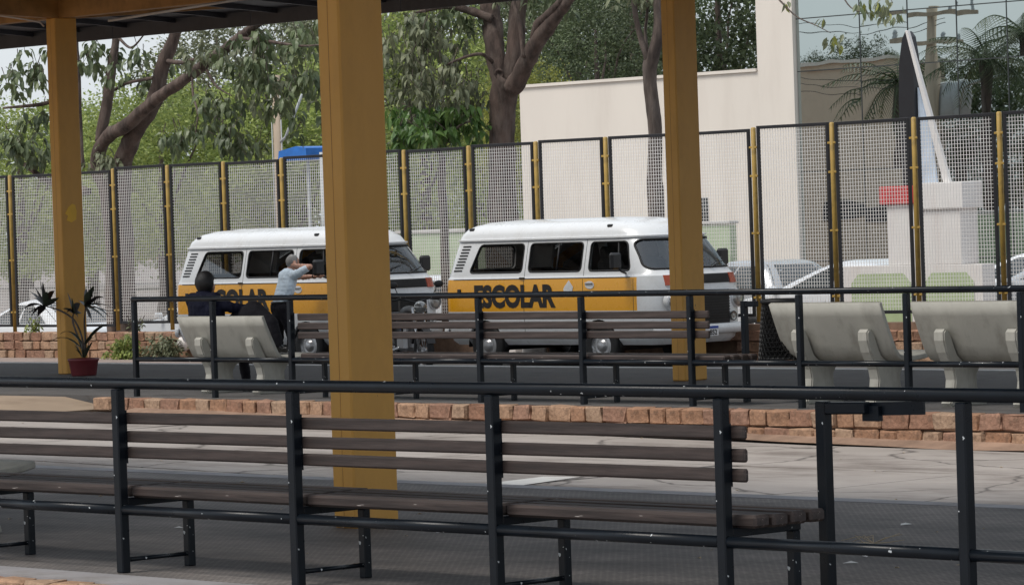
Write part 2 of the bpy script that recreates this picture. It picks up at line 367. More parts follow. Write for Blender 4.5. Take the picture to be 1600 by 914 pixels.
def at(px, py, Y):
    # where a sight line measured in the photograph meets the vertical plane y = Y
    d = CAM_ROT @ Vector(((px-800)/6000, -(py-457)/6000, -1)); return Vector((0, 0, EYE)) + d*(Y/d.y)
def lerp(a, b, t): return a+(b-a)*t
def interp(tab, z):
    if z <= tab[0][0]: return tab[0][1:]
    for a, b in zip(tab, tab[1:]):
        if z <= b[0]:
            t = (z-a[0])/(b[0]-a[0]); return tuple(lerp(p, q, t) for p, q in zip(a[1:], b[1:]))
    return tab[-1][1:]

ROAD = -0.25
STREET = -0.40
def lane_z(X): return -0.29 + max(0.0, -22.6-X)*0.0125
# ------------------------------------------------------------------ setting: ground, street, roads, platforms
def sheet(name, x0, x1, y0, y1, z, m, thick=0.0, parent=None):
    b = MB()
    if thick: b.box(((x0+x1)/2, (y0+y1)/2, z-thick/2), (x1-x0, y1-y0, thick))
    else: b.add([(x0,y0,z),(x1,y0,z),(x1,y1,z),(x0,y1,z)], [(0,1,2,3)])
    return tag(b.build(name, m, parent), kind='structure') if parent is None else b.build(name, m, parent)
sheet('ground', -900, 700, -700, 1200, -1.6, 'soil')
def street_z(X): return STREET if X > -46 else (-0.85 if X < -62 else STREET+(X+46)*0.45/16)
b = MB(); xs_ = [-300,-62,-58,-54,-50,-46,120]
b.add([(x, y, street_z(x)) for x in xs_ for y in (42.6, 300)], [(2*i, 2*i+2, 2*i+3, 2*i+1) for i in range(6)]); tag(b.build('street', 'street'), kind='structure')
b = MB(); b.add([(x, y, street_z(x)+0.12) for x in xs_ for y in (39.62, 42.596)]+[(x, 42.596, street_z(x)-0.3) for x in xs_], [(2*i, 2*i+2, 2*i+3, 2*i+1) for i in range(6)]+[(2*i+1, 2*i+3, 15+i, 14+i) for i in range(6)]); tag(b.build('sidewalk', 'sidewalk'), kind='structure')
sheet('road', -66, 60, 33.35, 39.61, ROAD, 'asphalt', 1.4)
sheet('kerb_pavement', -66, -46.6, 36.7, 38.94, ROAD+0.02, 'sidewalk', 0.019)
p1 = sheet('platform', -66, 30, 12.62, 18.1, 0.0, 'paving', 1.5)
e = MB(); e.box((-18, 12.47, -0.25), (96, 0.296, 0.502)); e.build('edge_strip', 'concrete_edge', p1)
e = MB(); e.box((-18, 18.2, -0.25), (96, 0.196, 0.51), ); e.build('edge_strip', 'concrete_edge', p1)
p2 = sheet('platform', -66, 30, 26.62, 33.1, 0.0, 'asphalt', 1.5)
e = MB(); e.box((-12.6, 26.5, -0.25), (45.2, 0.236, 0.506)); e.build('edge_strip', 'asphalt', p2)
e = MB(); e.box((-18, 33.225, -0.25), (96, 0.246, 0.51)); e.build('kerb', 'kerb_white', p2)
sheet('near_ground', -66, 30, -20, 12.28, -0.32, 'concrete', 1.2)
# bus lane: cast concrete slabs
lane_bed = MB(); lane_bed.add([(-35.2,18.3,lane_z(-35.2)-0.03),(30,18.3,-0.32),(30,26.35,-0.32),(-22.6,26.35,-0.32),(-35.2,26.35,lane_z(-35.2)-0.03),(-22.6,18.3,-0.32)], [(0,5,3,4),(5,1,2,3)])
lane = tag(lane_bed.build('bus_lane', 'joint'), kind='structure')
rs = random.Random(3)
slabs = MB(); 
for i in range(8):
    x0 = -34.6+i*2.75
    for (y0, y1) in ((18.32, 20.85), (20.862, 23.5), (23.512, 25.72)):
        g = 0.014; b = MB(); xa, xb = x0+g + (0.9 if y0 > 20 and y0 < 23 else 0), x0+2.75-g + (0.9 if y0 > 20 and y0 < 23 else 0)
        dz = rs.uniform(-0.004, 0.004)
        vs = [(xa,y0,lane_z(xa)+dz),(xb,y0,lane_z(xb)+dz),(xb,y1,lane_z(xb)+dz),(xa,y1,lane_z(xa)+dz)]
        vs += [(x,y,z-0.04) for x,y,z in vs]
        b.add(vs, [(0,1,2,3),(0,4,5,1),(1,5,6,2),(2,6,7,3),(3,7,4,0)]); b.build('slab', 'concrete', lane)
# reddish dirt drifted along the foot of the kerb
d = MB(); n = 60; vs = []; fs = []
for i in range(n+1):
    X = -34.4+i*(21.4/n); zz = lane_z(X)
    wdt = 0.34+0.30*noise.noise((X*0.7, 1, 2))
    vs += [(X, 26.34, zz+0.05+0.012*noise.noise((X*2, 3, 4))), (X, 26.34-wdt*0.5, zz+0.025), (X, 26.34-wdt, zz-0.006)]
    if i:
        o = (i-1)*3; fs += [(o,o+1,o+4,o+3),(o+1,o+2,o+5,o+4)]
d.add(vs, fs, True); tag(d.build('dirt', 'lane_dirt', lane), kind='stuff')
def mark(pts):
    b = MB(); b.add([(x, y, lane_z(x)+0.0075) for x, y in pts], [(0,1,2,3)]); b.build('painted_line', 'white_line', lane)
def floor_at(px, py, z=-0.26):
    d = CAM_ROT @ Vector(((px-800)/6000, -(py-457)/6000, -1)); p = Vector((0,0,EYE))+d*((z-EYE)/d.z); return (p.x, p.y)
mark([floor_at(712,757), floor_at(790,757), floor_at(905,741), floor_at(850,741)])
# raised tan crossing
c = MB(); c.prism([(-66,-1.5),(-35.3,-1.5),(-35.3,-0.14),(-36.2,-0.02),(-66,-0.02)], 18.31, 26.6, lambda a,b,d: (a,d,b))
tag(c.build('crossing', 'tan_floor'), kind='structure')

# ------------------------------------------------------------------ rough stones shared by kerbs and walls
def stone_mesh(seed, sx, sy, sz):
    bm = bmesh.new(); bmesh.ops.create_cube(bm, size=1); bmesh.ops.scale(bm, vec=(sx, sy, sz), verts=bm.verts)
    bmesh.ops.bevel(bm, geom=bm.edges[:], offset=0.013, segments=1, affect='EDGES')
    rnd = random.Random(seed)
    for v in bm.verts:
        v.co.x += v.co.z/sz*rnd.uniform(-.03,.03); v.co.z += v.co.x/sx*rnd.uniform(-.008,.008)
    for v in bm.verts:
        v.co += Vector((rnd.uniform(-.012,.012), rnd.uniform(-.014,.012), rnd.uniform(-.010,.009)))
    me = bpy.data.meshes.new('stone'); bm.to_mesh(me); bm.free(); return me
def stone_lib(sx, sy, sz, n=10):
    out = []
    for i in range(n):
        k = 0.78+0.44*(i/(n-1)); me = stone_mesh(100+i, sx*k, sy, sz); me.materials.append(MATS['stone%d' % (i*3 % 5)]); out.append((me, sx*k))
    return out
def lay(parent, lib, x0, x1, y, z, joint, rnd, zf=None, name='stone'):
    x = x0; k = 0
    while x < x1:
        me, L = rnd.choice(lib)
        zz = z if zf is None else z+zf(x)
        o = link(name, me, parent, (x+L/2, y+rnd.uniform(-.008,.008), zz), (rnd.uniform(-.02,.02), rnd.uniform(-.03,.03), rnd.choice((0, PI))+rnd.uniform(-.03,.03)))
        x += L+joint; k += 1
    return k
rnd = random.Random(11)
lib = stone_lib(0.27, 0.14, 0.150)
lay(p2, lib, -35.2, -20.6, 26.33, -0.078, 0.016, rnd)
lay(p2, lib, -31.5, -20.6, 26.325, -0.243, 0.014, rnd)
b = MB(); b.box((-12.6, 26.345, -0.27), (45.2, 0.07, 0.46)); b.build('mortar', 'mortar', p2)
lay(p1, stone_lib(0.27, 0.14, 0.15, 6), -18.8, -15.2, 12.25, -0.082, 0.016, rnd)
b = MB(); b.box((-18, 12.29, -0.27), (96, 0.06, 0.46)); b.build('mortar', 'mortar', p1)

# ------------------------------------------------------------------ canopies: yellow pillars, beams, dark soffit
def canopy(label, pill_x, py, y0, y1, x0, x1, z):
    t = thing('canopy', label, 'canopy', (pill_x[0], py, 0))
    ox, oy = pill_x[0], py
    pil = MB(); pil.box((0,0,z/2), (0.205, 0.36, z), ch=0.012); pm = pil.mesh('pillar', 'pillar_paint')
    wl = MB(); wl.box((0.0,-0.180,z/2), (0.0035, 0.003, z))
    wm = wl.mesh('weld_seam', 'beam_paint')
    for px in pill_x:
        p = link('pillar', pm, t, (px-ox, 0, 0))
        link('weld_seam', wm, p)
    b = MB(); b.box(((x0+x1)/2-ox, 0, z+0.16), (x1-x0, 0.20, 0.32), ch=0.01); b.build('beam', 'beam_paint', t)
    k = 0
    for px in pill_x:
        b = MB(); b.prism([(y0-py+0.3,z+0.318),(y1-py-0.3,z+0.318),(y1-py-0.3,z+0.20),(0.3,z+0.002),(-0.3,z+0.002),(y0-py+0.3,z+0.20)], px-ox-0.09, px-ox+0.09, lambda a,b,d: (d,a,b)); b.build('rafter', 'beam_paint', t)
    nx = int((x1-x0)/1.15)
    def prof(lo, hi):    # shallow gable
        return [(y0-py,z+0.10+lo),(0,z+0.33+lo),(y1-py,z+0.10+lo),(y1-py,z+0.10+hi),(0,z+0.33+hi),(y0-py,z+0.10+hi)]
    pu = MB(); pu.prism([(a*0.995, c) for a, c in prof(0.0, 0.062)], -0.03, 0.03, lambda a,c,d: (d,a,c)); pme = pu.mesh('purlin', 'roof_dark')
    for i in range(nx): link('purlin', pme, t, (x0+0.5+i*1.15-ox, 0, 0))
    b = MB(); b.prism(prof(0.064, 0.11), x0-ox, x1-ox, lambda a,c,d: (d,a,c)); b.build('roof_sheet', 'roof_dark', t)
    for yy in (y0, y1):
        s = 1 if yy == y1 else -1
        n = int((x1-x0)/3.0)
        for i in range(n):
            b = MB(); L = (x1-x0)/n; b.box((x0+(i+0.5)*L-ox, yy-py+s*0.02, z+0.07), (L-0.012, 0.03, 0.22)); b.build('fascia', 'fascia', t)
    return t, ox, oy
cn, ox, oy = canopy('dark roof on yellow pillars over the far platform with the potted plant', (-41.64, -30.10), 30.75, 25.4, 34.3, -58, -13.2, 4.75)  # near eave out of view, drawn out to shade railing and benches
b = MB(); b.tube([(at(170,33,30.4)).to_tuple(), (at(372,0,30.4)).to_tuple()], 0.018, 8); 
tb = b.build('lamp_tube', 'tube_white'); tb.parent = cn; tb.location = (-ox, -oy, 0)
b = MB(); b.tube([at(0,25,30.2), at(40,31,30.35), at(62,35,30.5), at(69,42,30.55)], 0.012, 6)
tb = b.build('conduit', 'tube_white'); tb.parent = cn; tb.location = (-ox, -oy, 0)
# smear of brighter yellow paint on the far-left pillar
b = MB(); pts = [(0.00,0.02),(0.05,0.10),(0.12,0.15),(0.17,0.13),(0.19,0.05),(0.18,-0.06),(0.10,-0.10),(0.02,-0.07),(0.045,-0.01)]
b.prism([(a-0.12, c) for a, c in pts], 0.1035, 0.106, lambda a,b_,d: (d,a,b_)); sm = b.build('paint_smear', 'pillar_smear', None, (0,0,2.12))
sm.parent = [o for o in bpy.data.objects if o.parent == cn and o.name.startswith('pillar')][0]
cn1, _, _ = canopy('canopy carried by the broad mustard pillar behind the slatted bench', (-17.95, ), 15.45, 10.6, 18.7, -32, -4, 4.75)  # roof out of view; eaves placed for the shade on railing and paving

# ------------------------------------------------------------------ railings and slatted benches
def railing(label, xs, y, x0, x1, top, low, r=0.031, pw=0.058, closed=False):
    t = thing('railing', label, 'railing', (xs[0], y, 0), group=None)
    ox = xs[0]
    b = MB()
    pts = [(x0-ox,0,top),(x1-ox,0,top)]
    b.tube(pts, r, 12); b.build('top_rail', 'rail_paint', t)
    b = MB(); b.box((0,0,(top-r)/2), (pw, pw, top-r), ch=0.006); pm = b.mesh('post', 'rail_paint')
    for x in xs: link('post', pm, t, (x-ox, 0, 0))
    ends = [x0]+[x for x in xs if x0 < x < x1]+[x1]
    for a, c in zip(ends, ends[1:]):
        b = MB(); g = pw/2-0.001
        b.tube([(a-ox+(g if a in xs else 0),0,low),(c-ox-(g if c in xs else 0),0,low)], r*0.9, 12); b.build('lower_rail', 'rail_paint', t)
    return t
XS1 = [-19.82,-18.30,-16.80,-15.31,-13.79,-12.24,-10.79,-9.3]
railing('black tubular railing along the kerb in front of the broad mustard pillar', XS1, 12.7, -20.6, -8.5, 1.035, 0.345)
XS2 = [-34.72,-33.30,-31.96,-30.47,-28.95,-27.44,-25.93,-24.5,-23.17,-21.83,-20.5]
railing('black railing along the far platform in front of the concrete benches', XS2, 26.52, -34.745, -19.5, 1.10, 0.425, closed=True)

def slat_bench(label, posts, y, end_l, end_r, seat_r, back_zs, seat_z, seed, bh=0.062):
    rr = random.Random(seed)
    ox = posts[0]
    t = thing('slatted_bench', label, 'bench', (ox, y, 0))
    edges = [end_l]+posts[1:-1]+[end_r]
    for zc in back_zs:
        for a, c in zip(edges, edges[1:]):
            L = c-a-0.012; b = MB(); b.box((0,0,0), (L, 0.032, bh), ch=0.009)
            b.build('back_slat', 'wood', t, ((a+c)/2-ox, 0.052, zc+rr.uniform(-.004,.004)), (rr.uniform(-.03,.03), rr.uniform(-.002,.002), 0))
    sedges = [end_l]+posts[1:-1]+[seat_r]
    for j in range(4):
        for a, c in zip(sedges, sedges[1:]):
            off = (j*0.008 if c == seat_r else 0)
            L = c-a-0.012+off; b = MB(); b.box((0,0,0), (L, 0.105, 0.06), ch=0.013)
            b.build('seat_slat', 'wood', t, ((a+c+off)/2-ox, 0.115+j*0.117, seat_z-0.008+rr.uniform(-.004,.004)), (rr.uniform(-.02,.02), rr.uniform(-.002,.002), 0))
    lg = MB(); lg.box((0,0.46,(seat_z-0.081)/2), (0.05,0.05,seat_z-0.081), ch=0.005); lm = lg.mesh('leg', 'rail_paint')
    br = MB(); br.box((0,0.26,seat_z-0.06), (0.05,0.46,0.042), ch=0.004); bm_ = br.mesh('seat_bracket', 'rail_paint')
    st = MB(); st.tube([(0,0.031,0.07),(0,0.436,0.07)], 0.013, 8); sm_ = st.mesh('stretcher', 'rail_paint')
    bk = MB(); bk.box((0,0.033,back_zs[1]), (0.05,0.010,back_zs[0]-back_zs[-1]+0.10)); km = bk.mesh('back_plate', 'rail_paint')
    for x in posts:
        if end_l-0.2 < x < end_r+0.2:
            link('leg', lm, t, (x-ox,0,0)); link('seat_bracket', bm_, t, (x-ox,0,0)); link('stretcher', sm_, t, (x-ox,0,0)); link('back_plate', km, t, (x-ox,0,0))
    return t
slat_bench('long weathered brown slatted bench on the front black railing, by the broad mustard pillar', [-19.82,-18.30,-16.80,-15.31,-13.79,-12.24], 12.7, -20.5, -12.13, -12.10, (0.842,0.742,0.652), 0.445, 1)
slat_bench('dark brown slatted bench on the far railing in front of the parked vans', [-31.96,-30.47,-28.95,-27.44,-25.93], 26.52, -31.9, -25.72, -25.55, (0.885,0.79,0.69), 0.47, 2, bh=0.074)

# inverted L bracket posts for litter bins
def bracket(label, loc, h, arm, group=None, plate=True):
    t = thing('bin_bracket', label, 'bracket', loc)
    b = MB(); b.box((0,0,h/2), (0.06,0.06,h), ch=0.006); b.build('post', 'rail_paint', t)
    b = MB(); b.box((0.03+arm*0.22,0.0,h-0.03), (arm*0.44,0.055,0.056), rot=Matrix.Rotation(-0.02,3,'Y'), ch=0.006); b.build('arm', 'rail_paint', t)
    if plate:
        b = MB(); b.box((0.03+arm*0.70,0.035,h-0.03), (arm*0.62,0.012,0.062), rot=Matrix.Rotation(-0.03,3,'Y')); b.build('hanger_plate', 'rail_paint', t)
        b = MB(); b.box((0.03+arm*0.46,0.022,h-0.055), (arm*0.18,0.03,0.07)); b.build('clamp', 'rail_paint', t)
    return t
bracket('empty black bracket post with a flat arm beside the end of the long slatted bench', (-12.20, 13.35, 0), 0.955, 0.56)
bracket('black bracket post carrying the mesh litter bin beside a concrete bench', (-25.95, 27.3, 0), 0.99, 0.32, plate=False)
# litter bin: perforated black basket
t = thing('litter_bin', 'black perforated plastic litter bin hanging next to a concrete bench', 'bin', (-25.45, 27.3, 0.42))
n, m_ = 30, 13; H = 0.56; vs = []; fs = []
for j in range(m_+1):
    z = H*j/m_; r = lerp(0.235, 0.185, j/m_)
    for k in range(n):
        a = 2*PI*(k+0.5*(j % 2))/n; vs.append((r*math.cos(a), r*math.sin(a), z))
for j in range(m_):
    for k in range(n):
        if j % 2 == 0: fs += [(j*n+k, j*n+(k+1)%n, (j+1)*n+k), (j*n+(k+1)%n, (j+1)*n+(k+1)%n, (j+1)*n+k)]
        else: fs += [(j*n+k, (j+1)*n+(k+1)%n, (j+1)*n+k), (j*n+k, j*n+(k+1)%n, (j+1)*n+(k+1)%n)]
b = MB(); b.add(vs, fs); o = b.build('basket', 'bin_plastic', t)
wm = o.modifiers.new('holes', 'WIREFRAME'); wm.thickness = 0.019; wm.use_even_offset = False
b = MB(); b.lathe([(0.0,0.03),(0.20,0.035),(0.165,0.53),(0.0,0.40)], 24); b.build('liner', 'bin_plastic', t)
b = MB(); b.lathe([(0.19,0.545),(0.205,0.55),(0.208,0.58),(0.185,0.59),(0.180,0.56)], 30); b.build('rim', 'bin_plastic', t)
b = MB(); b.lathe([(0.001,0.0),(0.234,0.0),(0.238,0.02),(0.228,0.03),(0.001,0.012)], 30); b.build('base', 'bin_plastic', t)

# ------------------------------------------------------------------ cast concrete benches
def conc_bench(name, label, loc, L=1.45, group=None, top=0.885):
    t = thing(name, label, 'bench', loc, group=group)
    c = [(0.50,0.445),(0.40,0.425),(0.25,0.412),(0.12,0.41),(0.05,0.425),(0.005,0.465),(-0.03,0.53),(-0.09,0.65),(-0.15,0.78),(-0.195,0.885)]
    c = [(y, z if z < 0.5 else 0.5+(z-0.5)*(top-0.5)/0.385) for y, z in c]
    th = 0.05; up = []; dn = []
    for i, (y, z) in enumerate(c):
        a = Vector(c[max(i-1,0)]); b_ = Vector(c[min(i+1,len(c)-1)]); d = (b_-a).normalized(); nn = Vector((d.y, -d.x))
        up.append((y, z)); dn.append((y-nn.x*th, z-nn.y*th))
    poly = up+dn[::-1]
    bm = bmesh.new()
    n = len(poly); xs = [-L/2, -L/2+0.012, L/2-0.012, L/2]; rings = []
    cen = Vector((sum(p[0] for p in poly)/n, sum(p[1] for p in poly)/n))
    for k, x in enumerate(xs):
        ring = []
        for i, p in enumerate(poly):
            p = Vector(p)
            if k in (0, 3):
                q = Vector(poly[(n-1-i)]); d = (q-p); p = p+d.normalized()*0.010 if d.length > 0.001 else p
            ring.append(bm.verts.new((x, p.x, p.y)))
        rings.append(ring)
    for r0, r1 in zip(rings, rings[1:]):
        for i in range(n): bm.faces.new((r0[i], r0[(i+1)%n], r1[(i+1)%n], r1[i])).smooth = True
    h = len(c)
    for ring, fl in ((rings[0], 1), (rings[-1], 0)):
        for i in range(h-1):
            q = (ring[i], ring[i+1], ring[n-2-i], ring[n-1-i]); bm.faces.new(q if fl else q[::-1])
    bmesh.ops.recalc_face_normals(bm, faces=bm.faces[:])
    me = bpy.data.meshes.new('slab'); bm.to_mesh(me); bm.free(); me.materials.append(MATS['concrete_bench']); link('slab', me, t)
    leg = [(-0.14,0.0),(0.36,0.0),(0.35,0.04),(0.27,0.09),(0.225,0.16),(0.225,0.25),(0.27,0.31),(0.36,0.345),(0.36,0.372),(0.22,0.362),(0.11,0.360),(0.03,0.375),
           (-0.04,0.42),(-0.085,0.50),(-0.12,0.575),(-0.16,0.635),(-0.205,0.645),(-0.235,0.62),(-0.235,0.55),(-0.20,0.45),(-0.15,0.37),(-0.105,0.30),(-0.085,0.22),(-0.10,0.13),(-0.14,0.07),(-0.16,0.03)]
    lb = bmesh.new(); v0 = [lb.verts.new((-0.065, y, z)) for y, z in leg]; v1 = [lb.verts.new((0.065, y, z)) for y, z in leg]; k = len(leg)
    lb.faces.new(v0[::-1]); lb.faces.new(v1)
    for i in range(k): lb.faces.new((v0[i], v0[(i+1)%k], v1[(i+1)%k], v1[i]))
    bmesh.ops.recalc_face_normals(lb, faces=lb.faces[:])
    ed = [e for e in lb.edges if abs(e.verts[0].co.x-e.verts[1].co.x) < 1e-6]
    bmesh.ops.bevel(lb, geom=ed, offset=0.012, segments=2, affect='EDGES')
    lm = bpy.data.meshes.new('leg'); lb.to_mesh(lm); lb.free(); lm.materials.append(MATS['concrete_bench'])
    for x in (-L*0.26, L*0.34): link('leg', lm, t, (x, 0, 0))
    return t
conc_bench('concrete_bench', 'grey concrete bench on which the dark-clothed person is sitting', (-33.92, 27.33, 0), 1.53)
conc_bench('concrete_bench', 'grey concrete bench beside the black mesh litter bin', (-24.62, 27.22, 0), 1.42, top=0.875).scale = (1, 1, 1.12)
conc_bench('concrete_bench', 'grey concrete bench next in the row after the one beside the bin', (-22.83, 27.22, 0), 1.42, top=0.875).scale = (1, 1, 1.12)
conc_bench('concrete_bench', 'grey concrete bench behind the seat of the long front slatted bench', (-20.42, 13.72, 0), 1.45)

# ------------------------------------------------------------------ stone wall with mesh fence
FY = 39.16
def fz(X): return (X+54)*0.0065
wall = thing('stone_wall', 'low reddish stone wall under the tall wire mesh fence', 'wall', (-44, 39.1, ROAD))
b = MB(); b.prism([(-64,0),(-24,0),(-24,0.43+fz(-24)),(-64,0.43+fz(-64))], -0.06, 0.26, lambda a,c,d: (a+44,d,c)); b.build('wall_core', 'mortar', wall)
lib2 = stone_lib(0.25, 0.14, 0.140); cnt = 0; rnd = random.Random(5)
for c_ in range(3):
    for (xa, xb) in ((-55.5, -47.0), (-41.8, -30.0)) if c_ == 2 else ((-55.5, -46.2), (-37.2, -30.0)):
        cnt += lay(wall, lib2, xa+44, xb+44, -0.085, 0.080+c_*0.153, 0.016, rnd, lambda x: 0)
b = MB(); 
# fence
fence = thing('mesh_fence', 'tall black framed wire mesh fence with yellow posts along the road', 'fence', (-44, FY, 0.2))
PX = [-59.11+1.478*i for i in range(22)]
PX = [x for x in PX if x > -57]
FB, FT = 0.30, 2.93
po = MB(); po.tube([(0,0,0.01),(0,0,2.715),(0,0,2.73)], [0.036,0.036,0.02], 10)
pm = po.mesh('post', 'post_yellow')
cl = MB(); cl.box((0,0,0), (0.15,0.05,0.03), ch=0.004); cm_ = cl.mesh('clamp', 'post_yellow')
W = 1.478-0.135; Hh = FT-FB
fr = MB(); q = 0.045
for s in (-1,1): fr.box((s*(W/2-q/2),0,Hh/2), (q,0.04,Hh), ch=0.004)
for z in (q/2, Hh-q/2): fr.box((0,0,z), (W-2*q-0.002,0.036,q), ch=0.004)
fm = fr.mesh('panel_frame', 'fence_black')
wi = MB(); r = 0.0030; step = 0.05
def bar(a, c, ax):
    if ax == 'z':
        x = a; wi.add([(x-r,-r,q),(x+r,-r,q),(x+r,r,q),(x-r,r,q),(x-r,-r,Hh-q),(x+r,-r,Hh-q),(x+r,r,Hh-q),(x-r,r,Hh-q)], [(0,1,5,4),(1,2,6,5),(2,3,7,6),(3,0,4,7)])
    else:
        z = a; y = 2*r; h = W/2-q; wi.add([(-h,y-r,z-r),(-h,y-r,z+r),(-h,y+r,z+r),(-h,y+r,z-r),(h,y-r,z-r),(h,y-r,z+r),(h,y+r,z+r),(h,y+r,z-r)], [(0,4,5,1),(1,5,6,2),(2,6,7,3),(3,7,4,0)])
k = 1
while -W/2+q+k*step < W/2-q: bar(-W/2+q+k*step, 0, 'z'); k += 1
k = 1
while q+k*step < Hh-q: bar(q+k*step, 0, 'x'); k += 1
wme = wi.mesh('wire_mesh', 'wire')
rnd = random.Random(9)
for i, X in enumerate(PX):
    z = fz(X)
    p = link('post', pm, fence, (X+44, 0, z))
    for cz in (0.35, 1.25, 2.05, 2.45): link('clamp', cm_, p, (0, 0, cz))
    f = link('panel_frame', fm, fence, (X+44+1.478/2, 0.0, FB-0.2+z+rnd.uniform(-.015,.03)), (0, rnd.uniform(-.006,.004), 0))
    tag(link('wire_mesh', wme, f), kind='stuff')

# ------------------------------------------------------------------ vehicles: bodies lofted from plan rings
VAN = [  # z, half width, rear x, front x, rear corner r, front corner r
 (0.34, 0.76, 0.14, 4.36, 0.22, 0.26), (0.40, 0.815, 0.07, 4.43, 0.24, 0.30), (0.52, 0.85, 0.025, 4.475, 0.26, 0.34), (0.70, 0.862, 0.005, 4.50, 0.27, 0.37),
 (0.95, 0.865, 0.0, 4.50, 0.27, 0.38), (1.18, 0.860, 0.005, 4.475, 0.27, 0.39), (1.285, 0.853, 0.015, 4.45, 0.27, 0.40), (1.305, 0.836, 0.03, 4.43, 0.26, 0.40),
 (1.36, 0.825, 0.045, 4.40, 0.26, 0.44), (1.56, 0.782, 0.10, 4.285, 0.25, 0.46), (1.76, 0.738, 0.16, 4.135, 0.24, 0.48), (1.815, 0.726, 0.175, 4.085, 0.24, 0.48),
 (1.82, 0.752, 0.15, 4.11, 0.26, 0.50), (1.842, 0.752, 0.15, 4.11, 0.26, 0.50), (1.847, 0.722, 0.18, 4.075, 0.24, 0.48),
 (1.92, 0.705, 0.21, 4.01, 0.26, 0.48), (1.99, 0.660, 0.27, 3.90, 0.28, 0.46), (2.04, 0.585, 0.36, 3.74, 0.30, 0.43), (2.08, 0.45, 0.52, 3.46, 0.30, 0.38), (2.105, 0.22, 0.9, 3.0, 0.2, 0.2)]
def ring(tab, z, inset=0.0, nc=10, ns=14):
    hw, xr, xf, rr, rf = interp(tab, z); hw -= inset; xr += inset; xf -= inset
    rr = min(rr, hw*0.95); rf = min(rf, hw*0.95)
    pts = []
    def arc(cx, cy, r, a0): 
        for k in range(nc+1):
            a = a0+(PI/2)*k/nc; pts.append((cx+r*math.cos(a), cy+r*math.sin(a)))
    arc(xf-rf, -hw+rf, rf, -PI/2); 
    for k in range(1, 5): pts.append((xf, lerp(-hw+rf, hw-rf, k/5)))
    arc(xf-rf, hw-rf, rf, 0)
    for k in range(1, ns): pts.append((lerp(xf-rf, xr+rr, k/ns), hw))
    arc(xr+rr, hw-rr, rr, PI/2)
    for k in range(1, 5): pts.append((xr, lerp(hw-rr, -hw+rr, k/5)))
    arc(xr+rr, -hw+rr, rr, PI)
    for k in range(1, ns): pts.append((lerp(xr+rr, xf-rf, k/ns), -hw))
    return pts
def loft(tab, zs, inset=0.0, zshift=0.0):
    b = MB(); n = None
    for z in zs:
        pts = ring(tab, z, inset); n = len(pts); b.v += [(x, y, z+zshift) for x, y in pts]
    for i in range(len(zs)-1):
        for k in range(n): b.f.append((i*n+k, i*n+(k+1)%n, (i+1)*n+(k+1)%n, (i+1)*n+k))
    b.f.append(tuple(range(n))[::-1]); b.f.append(tuple(range((len(zs)-1)*n, len(zs)*n)))
    b.m = [0]*len(b.f); b.s = [True]*(len(b.f)-2)+[False]*2
    return b
def side_y(tab, z): return interp(tab, z)[0]
def front_x(tab, z, y, off=0.0):
    hw, xr, xf, rr, rf = interp(tab, z); y = abs(y)
    if y <= hw-rf: return xf+off
    d = min(y-(hw-rf), rf*0.999); return xf-rf+math.sqrt(rf*rf-d*d)+off
def rrect(pts, r, n=5):
    # rounded polygon from corner points
    out = []; k = len(pts)
    for i in range(k):
        p, a, c = Vector(pts[i]), Vector(pts[i-1]), Vector(pts[(i+1)%k])
        u = (a-p).normalized(); v = (c-p).normalized(); p0 = p+u*r; p1 = p+v*r
        for j in range(n+1):
            t = j/n; out.append(tuple(p0*(1-t)**2+p*2*t*(1-t)+p1*t*t))
    return out
def boolean(obj, cutter):
    bm = bmesh.new(); bm.from_mesh(cutter.data); bmesh.ops.recalc_face_normals(bm, faces=bm.faces[:]); bm.to_mesh(cutter.data); bm.free()
    md = obj.modifiers.new('cut', 'BOOLEAN'); md.operation = 'DIFFERENCE'; md.object = cutter; md.solver = 'EXACT'
    dg = bpy.context.evaluated_depsgraph_get(); me = bpy.data.meshes.new_from_object(obj.evaluated_get(dg))
    obj.modifiers.clear(); old = obj.data; obj.data = me; bpy.data.meshes.remove(old)
    cm = cutter.data; bpy.data.objects.remove(cutter); bpy.data.meshes.remove(cm)

SIDE_WIN = [[(0.60,1.365),(1.70,1.365),(1.70,1.765),(0.78,1.765)], [(1.83,1.365),(2.90,1.365),(2.90,1.765),(1.83,1.765)], [(3.05,1.365),(3.88,1.365),(3.76,1.765),(3.05,1.765)]]
SCREEN = [(-0.79,1.375),(0.79,1.375),(0.70,1.785),(-0.70,1.785)]
REARW = [(-0.55,1.40),(0.55,1.40),(0.50,1.74),(-0.50,1.74)]
AX_F, AX_R = 3.26, 0.93
def text_mesh(txt, size, extr, off=0.0, sx=1.0):
    cu = bpy.data.curves.new('t', 'FONT'); cu.body = txt; cu.size = size; cu.extrude = extr; cu.offset = off; cu.align_x = 'LEFT'; cu.resolution_u = 4
    o = bpy.data.objects.new('t', cu); COL.objects.link(o)
    dg = bpy.context.evaluated_depsgraph_get(); dg.update()
    me = bpy.data.meshes.new_from_object(o.evaluated_get(dg)); bpy.data.objects.remove(o); bpy.data.curves.remove(cu)
    for v in me.vertices: v.co.x *= sx
    return me
